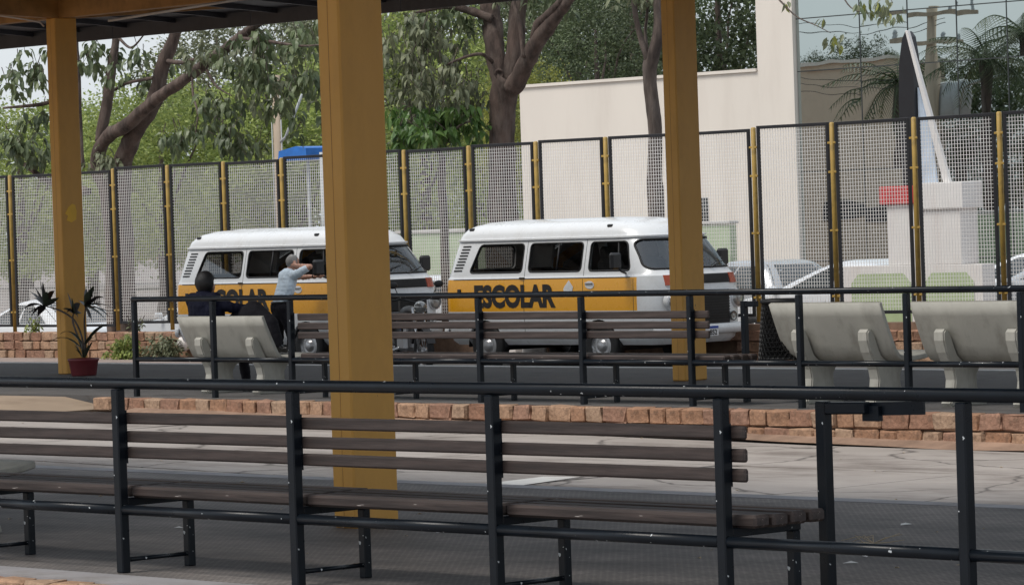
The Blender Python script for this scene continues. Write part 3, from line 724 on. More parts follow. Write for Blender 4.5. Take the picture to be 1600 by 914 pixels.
def make_van(label, loc):
    t = thing('school_van', label, 'van', loc, group='white and yellow school vans parked along the fence')
    zs = [0.34,0.37,0.40,0.46,0.52,0.6,0.7,0.85,0.95,1.08,1.18,1.24,1.285,1.305,1.33,1.36,1.43,1.5,1.56,1.63,1.70,1.76,1.79,1.815,1.82,1.842,1.847,1.88,1.92,1.955,1.99,2.015,2.04,2.06,2.08,2.095,2.105]
    body = loft(VAN, zs).build('body', 'van_body')
    inner = loft(VAN, [0.44,0.5,0.6,0.7,0.95,1.18,1.285,1.305,1.36,1.56,1.76,1.815,1.847,1.92,1.99,2.04], 0.045).build('cutter', 'van_white'); boolean(body, inner)
    c = MB()
    for w_ in SIDE_WIN: c.prism(rrect(w_, 0.07), -1.2, 1.2, lambda a,b,d: (a,d,b))
    boolean(body, c.build('cutter', 'van_white'))
    c = MB(); c.prism(rrect(SCREEN, 0.10), 3.5, 5.2, lambda a,b,d: (d,a,b)); boolean(body, c.build('cutter', 'van_white'))
    c = MB(); c.prism(rrect(REARW, 0.08), -0.5, 0.45, lambda a,b,d: (d,a,b)); boolean(body, c.build('cutter', 'van_white'))
    for ax in (AX_R, AX_F):
        c = MB(); c.prism([(ax+0.375*math.cos(PI*2*k/28), 0.31+0.385*math.sin(PI*2*k/28)) for k in range(28)], -1.2, 1.2, lambda a,b,d: (a,d,b)); boolean(body, c.build('cutter', 'van_white'))
    body.parent = t
    for p in body.data.polygons: p.use_smooth = True
    body.data.set_sharp_from_angle(angle=R(35))
    b = MB()
    for ax in (AX_R, AX_F):    # wheel housings close the arches
        prof = [(ax+0.38*math.cos(PI*k/12), 0.31+0.39*math.sin(PI*k/12)) for k in range(13)]
        for s in (-1, 1):
            b = MB(); vs = [(x, s*0.83, z) for x, z in prof]+[(x, s*0.50, z) for x, z in prof]
            b.add(vs, [(i, i+1, 14+i, 13+i) for i in range(12)], True); b.add([(x, s*0.50, z) for x, z in prof], [tuple(range(13))])
            b.build('wheel_housing', 'black_plastic', t)
    b = MB(); b.box((2.2,0,0.40), (3.9,1.3,0.10)); b.box((0.55,0,0.33), (0.7,0.7,0.16)); b.box((3.26,0,0.30), (0.14,1.2,0.10)); b.box((0.93,0,0.30), (0.14,1.2,0.10)); b.build('underbody', 'black_plastic', t)
    b = MB(); b.box((2.2,0,0.52), (4.0,1.6,0.05)); b.build('floor', 'black_plastic', t)
    # glass
    for i, w_ in enumerate(SIDE_WIN):
        for s in (-1, 1):
            poly = rrect(w_, 0.07); b = MB()
            b.add([(x, s*(side_y(VAN, z)-0.018), z) for x, z in poly], [tuple(range(len(poly))) if s < 0 else tuple(range(len(poly)))[::-1]])
            pane = b.build('window', 'glass_clear' if i == 2 else 'glass_tint', t)
            sb = MB(); L = [(x, s*(side_y(VAN, z)-0.004), z) for x, z in poly]; L.append(L[0]); sb.tube(L, 0.013, 6, cap=False); sb.build('seal', 'rubber', pane)
            if i == 1:
                sb = MB(); sb.tube([(2.40, s*(side_y(VAN,1.37)-0.01), 1.37), (2.40, s*(side_y(VAN,1.76)-0.01), 1.76)], 0.014, 6); sb.build('divider', 'rubber', pane)
            if i == 2:
                sb = MB(); sb.tube([(3.64, s*(side_y(VAN,1.37)-0.01), 1.37), (3.58, s*(side_y(VAN,1.76)-0.01), 1.76)], 0.012, 6); sb.build('vent_bar', 'rubber', pane)
    def screen(poly_c, xfun, name, mt, ny=16, nz=7):
        b = MB(); vs = []; (y0,z0),(y1,_),(y2,z1),(y3,_) = poly_c
        for j in range(nz+1):
            z = lerp(z0, z1, j/nz); ya, yb = lerp(y0,y3,j/nz), lerp(y1,y2,j/nz)
            for i in range(ny+1): y = lerp(ya, yb, i/ny); vs.append((xfun(z, y), y, z))
        fs = [(j*(ny+1)+i, j*(ny+1)+i+1, (j+1)*(ny+1)+i+1, (j+1)*(ny+1)+i) for j in range(nz) for i in range(ny)]
        b.add(vs, fs, True); pane = b.build(name, mt, t)
        poly = rrect(poly_c, 0.10, 8); pl = []
        for i in range(len(poly)):
            a, c = Vector(poly[i]), Vector(poly[(i+1)%len(poly)]); k = max(1, int((c-a).length/0.06))
            for j in range(k): p = a.lerp(c, j/k); pl.append((xfun(p.y, p.x)+(0.012 if name == 'windscreen' else -0.012), p.x, p.y))
        pl.append(pl[0]); sb = MB(); sb.tube(pl, 0.017, 6, cap=False); sb.build('seal', 'rubber', pane)
    screen(SCREEN, lambda z, y: front_x(VAN, z, y, -0.014), 'windscreen', 'glass_screen')
    def rear_x(z, y): return interp(VAN, z)[1]+0.014
    screen(REARW, rear_x, 'rear_window', 'glass_tint')
    # seams of the doors
    for s in (-1, 1):
        for x in (1.765, 2.965, 3.96):
            b = MB(); zz = [0.47+i*0.06 for i in range(15)] if x < 3.9 else [0.70+i*0.05 for i in range(13)]
            zz = [z for z in zz if z < (1.81 if x < 3.5 else 1.33)]+([1.36,1.5,1.65,1.80] if x < 3.9 else [])
            b.tube([(x, s*(side_y(VAN, z)-0.001), z) for z in zz], 0.0045, 5); b.build('door_seam', 'rubber', t)
        b = MB(); b.tube([(x, s*0.853, 1.272) for x in (0.3,1.5,2.5,3.9)], 0.006, 6); b.build('belt_groove', 'rubber', t)
        b = MB(); b.tube([(x, s*0.862, 0.615) for x in (1.35,2.0,2.85)], 0.006, 6); b.build('sill_groove', 'rubber', t)
        b = MB(); b.box((1.74, s*0.862, 1.285), (0.10,0.03,0.022), ch=0.006); b.build('rail_latch', 'black_plastic', t)
        b = MB(); b.box((3.10, s*0.872, 1.20), (0.15,0.022,0.024), ch=0.006); b.build('door_handle', 'chrome', t)
        b = MB(); b.box((0.42, s*0.868, 1.115), (0.07,0.02,0.05), ch=0.006); b.build('fuel_flap_knob', 'black_plastic', t)
        # cooling louvres on the rear pillar
        for k in range(9):
            z = 1.40+k*0.043; x = 0.36+0.14*(z-1.40)/0.36; hw = side_y(VAN, z)
            b = MB(); b.box((0,0,0), (0.17,0.012,0.021), rot=Matrix.Rotation(s*0.21,3,'X')); b.build('louvre', 'black_plastic', t, (x, s*(hw-0.001), z))
    # lettering band
    me = text_mesh('ESCOLAR', 0.455, 0.001, 0.022, 1.0); xs_ = [v.co.x for v in me.vertices]; k = 1.68/(max(xs_)-min(xs_)); x_0 = min(xs_)
    ys_ = [v.co.y for v in me.vertices]; ky = 0.335/(max(ys_)-min(ys_)); y_0 = min(ys_)
    for v in me.vertices: v.co = Vector(((v.co.x-x_0)*k, (v.co.y-y_0)*ky, v.co.z))
    me.materials.append(MATS['print_black'])
    link('lettering', me, t, (0.74, -0.8675, 0.862), (PI/2, 0, 0))
    o = link('lettering', me, t, (2.42, 0.8675, 0.862), (PI/2, 0, PI))
    for s in (-1, 1):
        b = MB(); b.prism([(2.60,1.06),(2.68,1.02),(2.76,1.09),(2.78,1.15),(2.70,1.245),(2.61,1.16),(2.585,1.12)], s*0.8655, s*0.868, lambda a,b_,d: (a,d,b_)); b.build('torn_sticker', 'print_white', t)
        b = MB(); b.prism([(3.11+0.09*math.cos(2*PI*k/14), 1.175+0.055*math.sin(2*PI*k/14)) for k in range(14)], s*0.8645, s*0.867, lambda a,b_,d: (a,d,b_)); b.build('torn_sticker', 'print_white', t)
    # wheels
    ty = MB(); ty.lathe([(0.19,-0.075),(0.25,-0.09),(0.30,-0.085),(0.325,-0.06),(0.33,0),(0.325,0.06),(0.30,0.085),(0.25,0.09),(0.19,0.075)], 32, 'Y'); tym = ty.mesh('tyre', 'rubber')
    ri = MB(); ri.lathe([(0.20,-0.072),(0.192,-0.055),(0.175,-0.045),(0.15,-0.052),(0.125,-0.062),(0.10,-0.05),(0.085,-0.055),(0.075,-0.085),(0.05,-0.098),(0.0,-0.10)], 32, 'Y')
    for k in range(16):
        a = 2*PI*k/16; ri.box((0.168*math.cos(a), -0.050, 0.168*math.sin(a)), (0.03,0.006,0.016), rot=Matrix.Rotation(-a,3,'Y'))
    rim = ri.mesh('rim', 'steel_wheel')
    for ax in (AX_R, AX_F):
        for s in (-1, 1):
            wob = link('wheel', None, t, (ax, s*0.745, 0.33), (0, 0, 0 if s < 0 else PI)); link('tyre', tym, wob); link('rim', rim, wob)
    # front: grille, lamps, bumper, plate
    def fpatch(y0, y1, z0, z1, off, name, mt, ny=10, par=None, thick=0.02):
        b = MB(); vs = []
        for z in (z0, z1):
            for i in range(ny+1): y = lerp(y0, y1, i/ny); vs.append((front_x(VAN, z, y, off), y, z))
        for z in (z0, z1):
            for i in range(ny+1): y = lerp(y0, y1, i/ny); vs.append((front_x(VAN, z, y, off-thick), y, z))
        n = ny+1; fs = [(i, i+1, n+i+1, n+i) for i in range(ny)]+[(2*n+i, i, i+1, 2*n+i+1)[::-1] for i in range(ny)]+[(n+i, 3*n+i, 3*n+i+1, n+i+1)[::-1] for i in range(ny)]
        fs += [(0, n, 3*n, 2*n), (ny, 2*n+ny, 3*n+ny, n+ny)]
        b.add(vs, fs); return b.build(name, mt, par or t)
    g = fpatch(-0.46, 0.46, 0.60, 1.06, 0.024, 'grille', 'black_plastic', thick=0.03)
    for k in range(11): fpatch(-0.445, 0.445, 0.625+k*0.038, 0.640+k*0.038, 0.036, 'grille_slat', 'rubber', par=g)
    g = fpatch(-0.50, 0.50, 1.155, 1.285, 0.008, 'air_intake', 'black_plastic')
    for k in range(4): fpatch(-0.49, 0.49, 1.170+k*0.029, 1.180+k*0.029, 0.020, 'intake_slat', 'rubber', par=g)
    for s in (-1, 1):
        fpatch(s*0.51, s*0.69, 1.150, 1.290, 0.022, 'indicator', 'orange_lens', thick=0.03)
        y = s*0.63; x = front_x(VAN, 0.93, y)+0.025
        h = MB(); h.lathe([(0.128,-0.06),(0.132,0.0),(0.122,0.025),(0.104,0.03)], 28, 'X', (x-0.005,y,0.93)); ho = h.build('headlight', 'van_white', t)
        h = MB(); h.lathe([(0.104,0.018),(0.09,0.034),(0.06,0.046),(0.03,0.052),(0.0,0.053)], 28, 'X', (x-0.005,y,0.93)); h.build('lens', 'lamp_glass', ho)
        h = MB(); h.lathe([(0.104,0.028),(0.110,0.036),(0.100,0.038)], 28, 'X', (x-0.005,y,0.93)); h.build('lamp_rim', 'chrome', ho)
        y = s*0.52; x = front_x(VAN, 0.69, y)
        h = MB(); h.lathe([(0.062,0.0),(0.066,0.03),(0.055,0.034),(0.05,0.028),(0.02,0.036),(0.0,0.037)], 20, 'X', (x,y,0.69)); h.build('fog_lamp', 'lamp_glass', t)
        h = MB(); h.lathe([(0.060,0.028),(0.068,0.034),(0.056,0.038)], 20, 'X', (x,y,0.69)); h.build('fog_lamp_rim', 'rubber', t)
        # wiper
        y0 = -0.35 if s < 0 else 0.22
        b = MB(); p0 = (front_x(VAN,1.37,y0,0.02), y0, 1.37); p1 = (front_x(VAN,1.45,y0+0.32,0.022), y0+0.32, 1.46); b.tube([p0, p1], 0.008, 6)
        b.tube([(front_x(VAN,1.415,y0+0.08,0.014), y0+0.08, 1.415), (front_x(VAN,1.50,y0+0.50,0.014), y0+0.50, 1.50)], 0.006, 6); b.build('wiper', 'black_plastic', t)
        # mirror
        b = MB(); b.tube([(3.80, s*0.84, 1.33),(3.86, s*0.98, 1.36),(3.84, s*1.02, 1.42)], 0.016, 8); mo = b.build('mirror_arm', 'black_plastic', t)
        b = MB(); b.box((3.83, s*1.06, 1.50), (0.09,0.20,0.235), ch=0.03); b.build('mirror_housing', 'black_plastic', mo)
        # small clearance lamps on the roof
        for x in (0.52, 3.35):
            b = MB(); b.box((x, s*0.66, 1.985), (0.10,0.05,0.045), ch=0.014); b.build('clearance_lamp', 'black_plastic', t)
    def bumper(off_x, name):
        b = MB(); vs = []; ys = [lerp(-0.86, 0.86, i/24) for i in range(25)]
        prof = [(0.03,0.455),(0.085,0.47),(0.095,0.53),(0.085,0.585),(0.03,0.60),(0.0,0.60),(0.0,0.455)]
        for y in ys:
            hw = 0.90; rf = 0.30; yy = abs(y); dx = 0 if yy < hw-rf else rf-math.sqrt(max(0, rf*rf-(yy-(hw-rf))**2))
            for px, pz in prof: vs.append((4.47+px-dx if off_x > 0 else 0.02-px+dx, y, pz))
        n = len(prof); fs = [(i*n+k, (i+1)*n+k, (i+1)*n+(k+1)%n, i*n+(k+1)%n) for i in range(24) for k in range(n)]
        fs += [tuple(range(n)), tuple(range(24*n, 25*n))[::-1]]
        if off_x > 0: fs = [f[::-1] for f in fs]
        b.add(vs, fs, True); b.build(name, 'van_white', t)
    bumper(1, 'front_bumper'); bumper(-1, 'rear_bumper')
    b = MB(); b.box((4.578,-0.05,0.50), (0.012,0.40,0.135)); pl = b.build('number_plate', 'print_white', t)
    b = MB(); b.box((4.586,-0.05,0.549), (0.004,0.396,0.034)); b.build('plate_band', 'plate_blue', pl)
    me = text_mesh('852', 0.098, 0.0008, 0.003); me.materials.append(MATS['print_black']); link('plate_number', me, pl, (4.586, -0.025, 0.447), (PI/2, 0, PI/2))
    # inside: seats, steering wheel, driver partition
    for x, h in ((0.75,1.35),(1.62,1.42),(2.45,1.42)):
        b = MB(); b.box((x+0.22,0,0.80), (0.46,1.4,0.16), ch=0.04); b.box((x,0,1.10), (0.12,1.4,0.62), ch=0.05); so = b.build('bench_seat', 'seat_fabric', t)
        tag(so, kind=None)
    for y in (-0.42, 0.42):
        b = MB(); b.box((3.35,y,0.82), (0.50,0.52,0.16), ch=0.05); b.build('seat', 'seat_fabric', t)
        b = MB(); b.box((3.12,y,1.20), (0.13,0.50,0.66), rot=Matrix.Rotation(-0.12,3,'Y'), ch=0.06); b.build('seat_back', 'seat_fabric', t)
        b = MB(); b.box((3.03,y,1.60), (0.09,0.27,0.20), ch=0.04); b.build('headrest', 'seat_fabric', t)
    b = MB(); rg = [(4.02+0.10*math.cos(2*PI*k/20), 0.40+0.20*math.sin(2*PI*k/20), 1.33+0.17*math.cos(2*PI*k/20)) for k in range(21)]; b.tube(rg, 0.013, 6, cap=False); b.build('steering_wheel', 'black_plastic', t)
    b = MB(); b.box((4.17,0,1.26), (0.30,1.46,0.10), ch=0.02); b.build('dashboard', 'black_plastic', t)
    return t
VY = 37.95
v1 = make_van('white and mustard school van parked ahead of the one the man leans on', (-41.30, VY, ROAD))
v2 = copy_tree(v1); v2.location = (-47.42, VY-0.15, ROAD)
v2['label'] = 'white and mustard school van at whose door the man in the blue shirt leans'

# ------------------------------------------------------------------ people
def capsule_hull(b, p0, r0, p1, r1, flat=(1,1)):
    p0, p1 = Vector(p0), Vector(p1); d = p1-p0
    n = max(2, int(d.length/0.05)) if d.length > 0.01 else 1
    for i in range(n+1): 
        t = i/n; r = lerp(r0, r1, t); b.ell(p0.lerp(p1, t), (r*flat[0], r*flat[1], r), 12, 8)
def person(name, label, loc, rz, bones, mats, voxel=0.011, group=None):
    # bones: (p0, r0, p1, r1, material index[, flatten]); fused into one continuous skin
    t = thing(name, label, 'person', loc, rz)
    b = MB()
    for bo in bones: capsule_hull(b, bo[0], bo[1], bo[2], bo[3], bo[5] if len(bo) > 5 else (1,1))
    me = b.mesh('body', mats); o = link('body', me, t)
    md = o.modifiers.new('r', 'REMESH'); md.mode = 'VOXEL'; md.voxel_size = voxel; md.use_smooth_shade = True
    sm = o.modifiers.new('s', 'SMOOTH'); sm.factor = 0.5; sm.iterations = 3
    dg = bpy.context.evaluated_depsgraph_get(); dg.update(); nm = bpy.data.meshes.new_from_object(o.evaluated_get(dg)); o.modifiers.clear(); o.data = nm
    bare = [Vector(q[0]) for q in bones if q[4] == 0 and q[1] > 0.02]
    nrm_ = [v.normal.copy() for v in nm.vertices]
    for v, vn in zip(nm.vertices, nrm_):       # soft folds in the cloth
        c = v.co
        if any((c-q).length_squared < 0.01 for q in bare): continue
        v.co = c+vn*(0.007*noise.noise((c.x*16, c.y*16, c.z*9))+0.004*noise.noise((c.x*34, c.y*34, c.z*20)))
    nm.materials.clear()
    for x in mats: nm.materials.append(MATS[x])
    segs = [(Vector(q[0]), q[1], Vector(q[2]), q[3], q[4]) for q in bones]
    for p in nm.polygons:
        c = p.center; best = 1e9; bi = 0
        for p0, r0, p1, r1, mi in segs:
            d = p1-p0; L2 = d.length_squared; t_ = 0 if L2 < 1e-9 else max(0, min(1, (c-p0).dot(d)/L2))
            e = (c-p0-d*t_).length-lerp(r0, r1, t_)
            if e < best: best = e; bi = mi
        p.material_index = bi; p.use_smooth = True
    return t
def hand(bn, w_, dirv, mi, side=Vector((1,0,0)), curl=0.3, s=1.0):
    # palm, four fingers of unequal length, thumb off the side of the palm
    w_, d = Vector(w_), Vector(dirv).normalized(); sd = (side-d*side.dot(d)).normalized(); nrm = d.cross(sd)
    palm = w_+d*0.085*s; bn.append((w_, 0.027, palm, 0.030, mi))
    for k, L in enumerate((0.066, 0.076, 0.070, 0.055)):
        base = palm+sd*(0.027-0.018*k)*s; k1 = base+(d+nrm*curl)*L*0.5*s; k2 = k1+(d*0.7+nrm*(curl*2.2)).normalized()*L*0.5*s
        bn.append((base, 0.0105, k1, 0.0098, mi)); bn.append((k1, 0.0098, k2, 0.0085, mi))
    tb = w_+d*0.03*s+sd*0.025*s; bn.append((tb, 0.013, tb+(d*0.6+sd*0.7).normalized()*0.035, 0.0115, mi)); 
    t1 = tb+(d*0.6+sd*0.7).normalized()*0.035; bn.append((t1, 0.0115, t1+(d+nrm*curl).normalized()*0.03, 0.010, mi))
# man leaning on the van: faces +Y; +X is his right
M_ = []
SK, SH, TR, SO = 0, 1, 2, 3
hip = Vector((0,0,0.90)); chest = Vector((0.0,0.13,1.30))
M_ += [((-0.07,0.0,0.92),0.125,(0.07,0.0,0.92),0.125,TR), ((0,0.01,0.86),0.135,(0,0.02,0.98),0.145,TR,(1.15,0.9))]
M_ += [((0,0.02,1.03),0.148,(0,0.09,1.20),0.155,SH,(1.15,0.85)), ((0,0.09,1.20),0.155,(0,0.14,1.36),0.150,SH,(1.22,0.82)), ((-0.15,0.15,1.40),0.075,(0.15,0.15,1.40),0.075,SH)]
M_ += [((0,0.16,1.42),0.060,(0.02,0.19,1.52),0.055,SK), ((0.025,0.215,1.585),0.090,(0.025,0.225,1.60),0.092,SK,(0.86,1.02)), ((0.025,0.275,1.545),0.055,(0.025,0.285,1.52),0.045,SK), ((0.025,0.315,1.57),0.016,(0.025,0.325,1.553),0.018,SK),
       ((0.108,0.215,1.572),0.016,(0.11,0.205,1.595),0.020,SK), ((-0.058,0.215,1.572),0.016,(-0.06,0.205,1.595),0.020,SK)]
for s, fx, fy in ((-1,-0.13,-0.06),(1,0.11,0.10)):
    kn = (s*0.10, fy*0.5+0.05, 0.49); an = (fx, fy-0.03, 0.10)
    M_ += [((s*0.085,0.0,0.88),0.098,kn,0.068,TR), (kn,0.068,an,0.058,TR), ((an[0],an[1]-0.02,0.05),0.045,(an[0]+s*0.02,an[1]+0.17,0.038),0.038,SO,(1,1))]
# right arm: upper arm out towards the mirror, forearm folded back to the nape
sh = Vector((0.185,0.15,1.40)); el = Vector((0.40,0.28,1.52)); wr = Vector((0.16,0.19,1.545))
M_ += [(sh,0.070,lerp(sh,el,0.75),0.056,SH), (lerp(sh,el,0.7),0.046,el,0.042,SK), (el,0.042,wr,0.030,SK)]
hand(M_, wr, Vector((-0.9,-0.18,0.10)), SK, Vector((0,0,1)), 0.15)
# left arm: forearm resting on the window ledge
sh = Vector((-0.185,0.16,1.39)); el = Vector((-0.06,0.44,1.36)); wr = Vector((0.20,0.52,1.375))
M_ += [(sh,0.070,lerp(sh,el,0.6),0.056,SH), (lerp(sh,el,0.55),0.046,el,0.042,SK), (el,0.042,wr,0.030,SK)]
hand(M_, wr, Vector((0.95,0.1,-0.1)), SK, Vector((0,1,0)), 0.2)
man = person('person', 'person in light blue shirt and dark trousers leaning at the van door', (-43.92, 36.27, ROAD), R(-8), M_, ['skin','shirt','trouser','shoe'])
def hair_cap(parent, c, r, m, cut, n=20, mm=14, thick=1.0):
    b = MB(); vs = []; fs = []
    for i in range(mm+1):
        ph = PI*0.78*i/mm
        for k in range(n):
            th = 2*PI*k/n; p = Vector((r[0]*math.sin(ph)*math.cos(th), r[1]*math.sin(ph)*math.sin(th), r[2]*math.cos(ph)))
            f = 1.0+0.07*noise.noise(p*22)+0.05*noise.noise(p*55)
            if p.y > cut[0]+0.35*max(0, p.z) and p.z < cut[1]: f = 0.80      # leave the face free
            vs.append(Vector(c)+p*f)
    for i in range(mm):
        for k in range(n): fs.append((i*n+k, (i+1)*n+k, (i+1)*n+(k+1)%n, i*n+(k+1)%n))
    b.add(vs, fs, True); return b.build('hair', m, parent)
hair_cap(man, (0.025,0.212,1.602), (0.087,0.104,0.105), 'hair_grey', (0.035, 0.06))
b = MB(); b.tube([Vector((0.15+0.0*k, 0.508+0.034*math.cos(2*PI*k/12), 1.374+0.034*math.sin(2*PI*k/12))) for k in range(13)], 0.009, 6, cap=False); b.build('watch', 'black_plastic', man)
b = MB(); b.tube([Vector((0.165*1.05*math.cos(2*PI*k/24), 0.02+0.148*math.sin(2*PI*k/24), 1.005)) for k in range(25)], 0.014, 6, cap=False); b.build('belt', 'shoe', man)
# person sitting on the concrete bench, back to us: one foot up on the seat
S_ = []
SK, JK, TR, SO = 0, 1, 2, 3
S_ += [((-0.09,0.10,0.545),0.120,(0.09,0.10,0.545),0.120,TR), ((0,0.06,0.60),0.165,(-0.01,0.0,0.80),0.18,JK,(1.35,0.85)), ((-0.01,0.0,0.80),0.18,(-0.01,-0.02,1.0),0.17,JK,(1.45,0.8)), ((-0.20,-0.02,1.055),0.095,(0.22,-0.02,1.055),0.095,JK), ((0.18,0.0,0.95),0.12,(0.16,0.02,0.75),0.13,JK)]
S_ += [((0,-0.01,1.08),0.062,(0,0.0,1.18),0.056,SK), ((0,0.02,1.25),0.090,(0,0.025,1.265),0.092,SK,(0.86,1.02)), ((0,0.08,1.21),0.055,(0,0.09,1.19),0.045,SK), ((0,0.12,1.235),0.016,(0,0.13,1.22),0.018,SK),
       ((0.085,0.02,1.24),0.014,(0.087,0.01,1.26),0.018,SK), ((-0.085,0.02,1.24),0.014,(-0.087,0.01,1.26),0.018,SK)]
# right leg folded up sideways on the seat, knee high
S_ += [((0.10,0.12,0.57),0.125,(0.32,0.24,0.80),0.125,TR), ((0.32,0.24,0.80),0.135,(0.52,0.30,0.91),0.13,TR), ((0.52,0.30,0.91),0.13,(0.72,0.36,0.76),0.115,TR), ((0.72,0.36,0.76),0.115,(0.80,0.38,0.56),0.095,TR), ((0.82,0.38,0.495),0.045,(0.94,0.44,0.485),0.038,SO)]
# left leg hanging to the ground
S_ += [((-0.10,0.12,0.55),0.105,(-0.06,0.53,0.53),0.078,TR), ((-0.06,0.53,0.53),0.078,(-0.02,0.56,0.10),0.055,TR), ((-0.02,0.54,0.05),0.045,(0.05,0.72,0.04),0.038,SO)]
sh = Vector((0.20,-0.02,1.05)); el = Vector((0.36,0.10,0.97)); wr = Vector((0.47,0.36,0.93))
S_ += [(sh,0.082,el,0.064,JK), (el,0.064,wr,0.044,JK)]; hand(S_, wr, Vector((0.3,0.9,-0.35)), SK, Vector((1,0,0)), 0.3)
sh = Vector((-0.20,-0.02,1.05)); el = Vector((-0.29,0.05,0.78)); wr = Vector((-0.10,0.27,0.70))
S_ += [(sh,0.082,el,0.064,JK), (el,0.064,wr,0.044,JK)]; hand(S_, wr, Vector((0.7,0.6,-0.1)), SK, Vector((0,0,1)), 0.3)
sit = person('person', 'person in navy jacket sitting on a concrete bench, back turned', (-34.46, 27.34, 0), R(-3), S_, ['skin','navy','trouser','shoe'])
hair_cap(sit, (0.0,0.012,1.262), (0.115,0.125,0.132), 'hair_black', (0.06, 0.06))
b = MB(); b.lathe([(0.12,1.07),(0.10,1.12),(0.085,1.165),(0.07,1.16)], 18, c=(0,-0.012,0)); b.build('collar', 'navy', sit)

# ------------------------------------------------------------------ motorcycle between the vans
def motorcycle(label, loc, rz):
    t = thing('motorcycle', label, 'motorcycle', loc, rz)
    ty = MB(); ty.lathe([(0.225,-0.03),(0.25,-0.048),(0.285,-0.045),(0.30,-0.02),(0.302,0),(0.30,0.02),(0.285,0.045),(0.25,0.048),(0.225,0.03)], 28, 'Y'); tm = ty.mesh('tyre', 'rubber')
    ri = MB(); ri.lathe([(0.23,-0.022),(0.215,-0.015),(0.215,0.015),(0.23,0.022)], 28, 'Y'); ri.lathe([(0.0,-0.05),(0.05,-0.05),(0.06,0),(0.05,0.05),(0.0,0.05)], 14, 'Y')
    for k in range(10):
        a = 2*PI*k/10; ri.tube([(0.05*math.cos(a),0,0.05*math.sin(a)),(0.22*math.cos(a+0.15),0,0.22*math.sin(a+0.15))], 0.006, 5)
    rm = ri.mesh('rim', 'steel_wheel')
    for x in (0, 1.25): wo = link('wheel', None, t, (x,0,0.302)); link('tyre', tm, wo); link('rim', rm, wo)
    b = MB()
    for s in (-1,1): b.tube([(1.25,s*0.07,0.302),(1.05,s*0.075,0.92)], 0.022, 8)
    b.build('fork', 'chrome', t)
    b = MB(); b.tube([(1.02,0,0.86),(0.70,0,0.74),(0.35,0,0.72),(0.0,0,0.62)], 0.03, 8); b.tube([(1.0,0,0.80),(0.85,0,0.42),(0.55,0,0.32),(0.42,0,0.62)], 0.022, 8); b.tube([(0.0,0.08,0.302),(0.5,0.08,0.34)], 0.02, 6); b.tube([(0.0,-0.08,0.302),(0.5,-0.08,0.34)], 0.02, 6); b.build('frame', 'black_plastic', t)
    b = MB(); b.box((0.66,0,0.42), (0.34,0.26,0.26), ch=0.05); b.box((0.74,0,0.60), (0.16,0.16,0.16), rot=Matrix.Rotation(0.25,3,'Y'), ch=0.02); b.build('engine', 'steel_wheel', t)
    b = MB(); b.ell((0.74,0,0.82), (0.25,0.13,0.12), 16, 10); b.build('fuel_tank', 'print_black', t)
    b = MB(); b.box((0.22,0,0.80), (0.66,0.24,0.09), ch=0.035); b.build('saddle', 'seat_fabric', t)
    b = MB(); b.tube([(0.98,-0.36,1.02),(1.0,-0.2,1.04),(1.03,0,0.98),(1.0,0.2,1.04),(0.98,0.36,1.02)], 0.014, 8); b.build('handlebar', 'black_plastic', t)
    for s in (-1,1):
        b = MB(); b.tube([(1.0,s*0.24,1.04),(1.02,s*0.32,1.20)], 0.007, 6); b.ell((1.02,s*0.35,1.24), (0.02,0.075,0.05), 12, 8); b.build('mirror', 'black_plastic', t)
    b = MB(); b.lathe([(0.0,0.11),(0.06,0.10),(0.085,0.06),(0.09,0.0),(0.06,-0.07),(0.0,-0.09)], 18, 'X', (1.14,0,0.92)); b.build('headlight', 'lamp_glass', t)
    b = MB()
    for i in range(9):
        a = R(20+i*15)
    prof = [(1.25+0.325*math.cos(R(20+i*14)), 0.302+0.325*math.sin(R(20+i*14))) for i in range(9)]
    vs = [(x,-0.06,z) for x,z in prof]+[(x,0.06,z) for x,z in prof]; b.add(vs, [(i,i+1,9+i+1,9+i) for i in range(8)], True); b.build('mudguard', 'print_black', t)
    prof = [(0.335*math.cos(R(30+i*14)), 0.302+0.335*math.sin(R(30+i*14))) for i in range(9)]; b = MB()
    vs = [(x,-0.07,z) for x,z in prof]+[(x,0.07,z) for x,z in prof]; b.add(vs, [(i,i+1,9+i+1,9+i) for i in range(8)], True); b.build('mudguard', 'print_black', t)
    b = MB(); b.tube([(0.62,-0.12,0.34),(0.3,-0.14,0.28),(-0.1,-0.15,0.34)], [0.02,0.035,0.045], 10); b.build('exhaust', 'chrome', t)
    b = MB(); b.box((-0.18,0,0.96), (0.36,0.34,0.30), ch=0.05); b.build('top_box', 'black_plastic', t)
    b = MB(); b.tube([(0.55,-0.06,0.32),(0.5,-0.26,0.0)], 0.012, 6); b.build('side_stand', 'black_plastic', t)
    return t
mc = motorcycle('black motorcycle parked in front of the van the man leans on', (-41.72, 36.5, ROAD), R(-20))
# white drums and pipe left at the foot of the wall between the vans
b = MB()
for i, (x, r) in enumerate(((-41.95,0.13),(-41.62,0.15),(-41.2,0.15))):
    b = MB(); b.lathe([(0.0,-0.14),(r*0.9,-0.14),(r,-0.12),(r,0.12),(r*0.9,0.14),(0.0,0.14)], 20, 'X')
    tag(b.build('white_drum', 'totem_white', None, (x, 38.86-0.02, ROAD+r), (0,0,R(14*i-10))), ('smallest white plastic drum, lying beside the black motorcycle', 'white plastic drum lying second of three by the stone wall', 'white plastic drum lying next to the rear wheel of the lettered van')[i], 'drum', 'white drums between the vans')

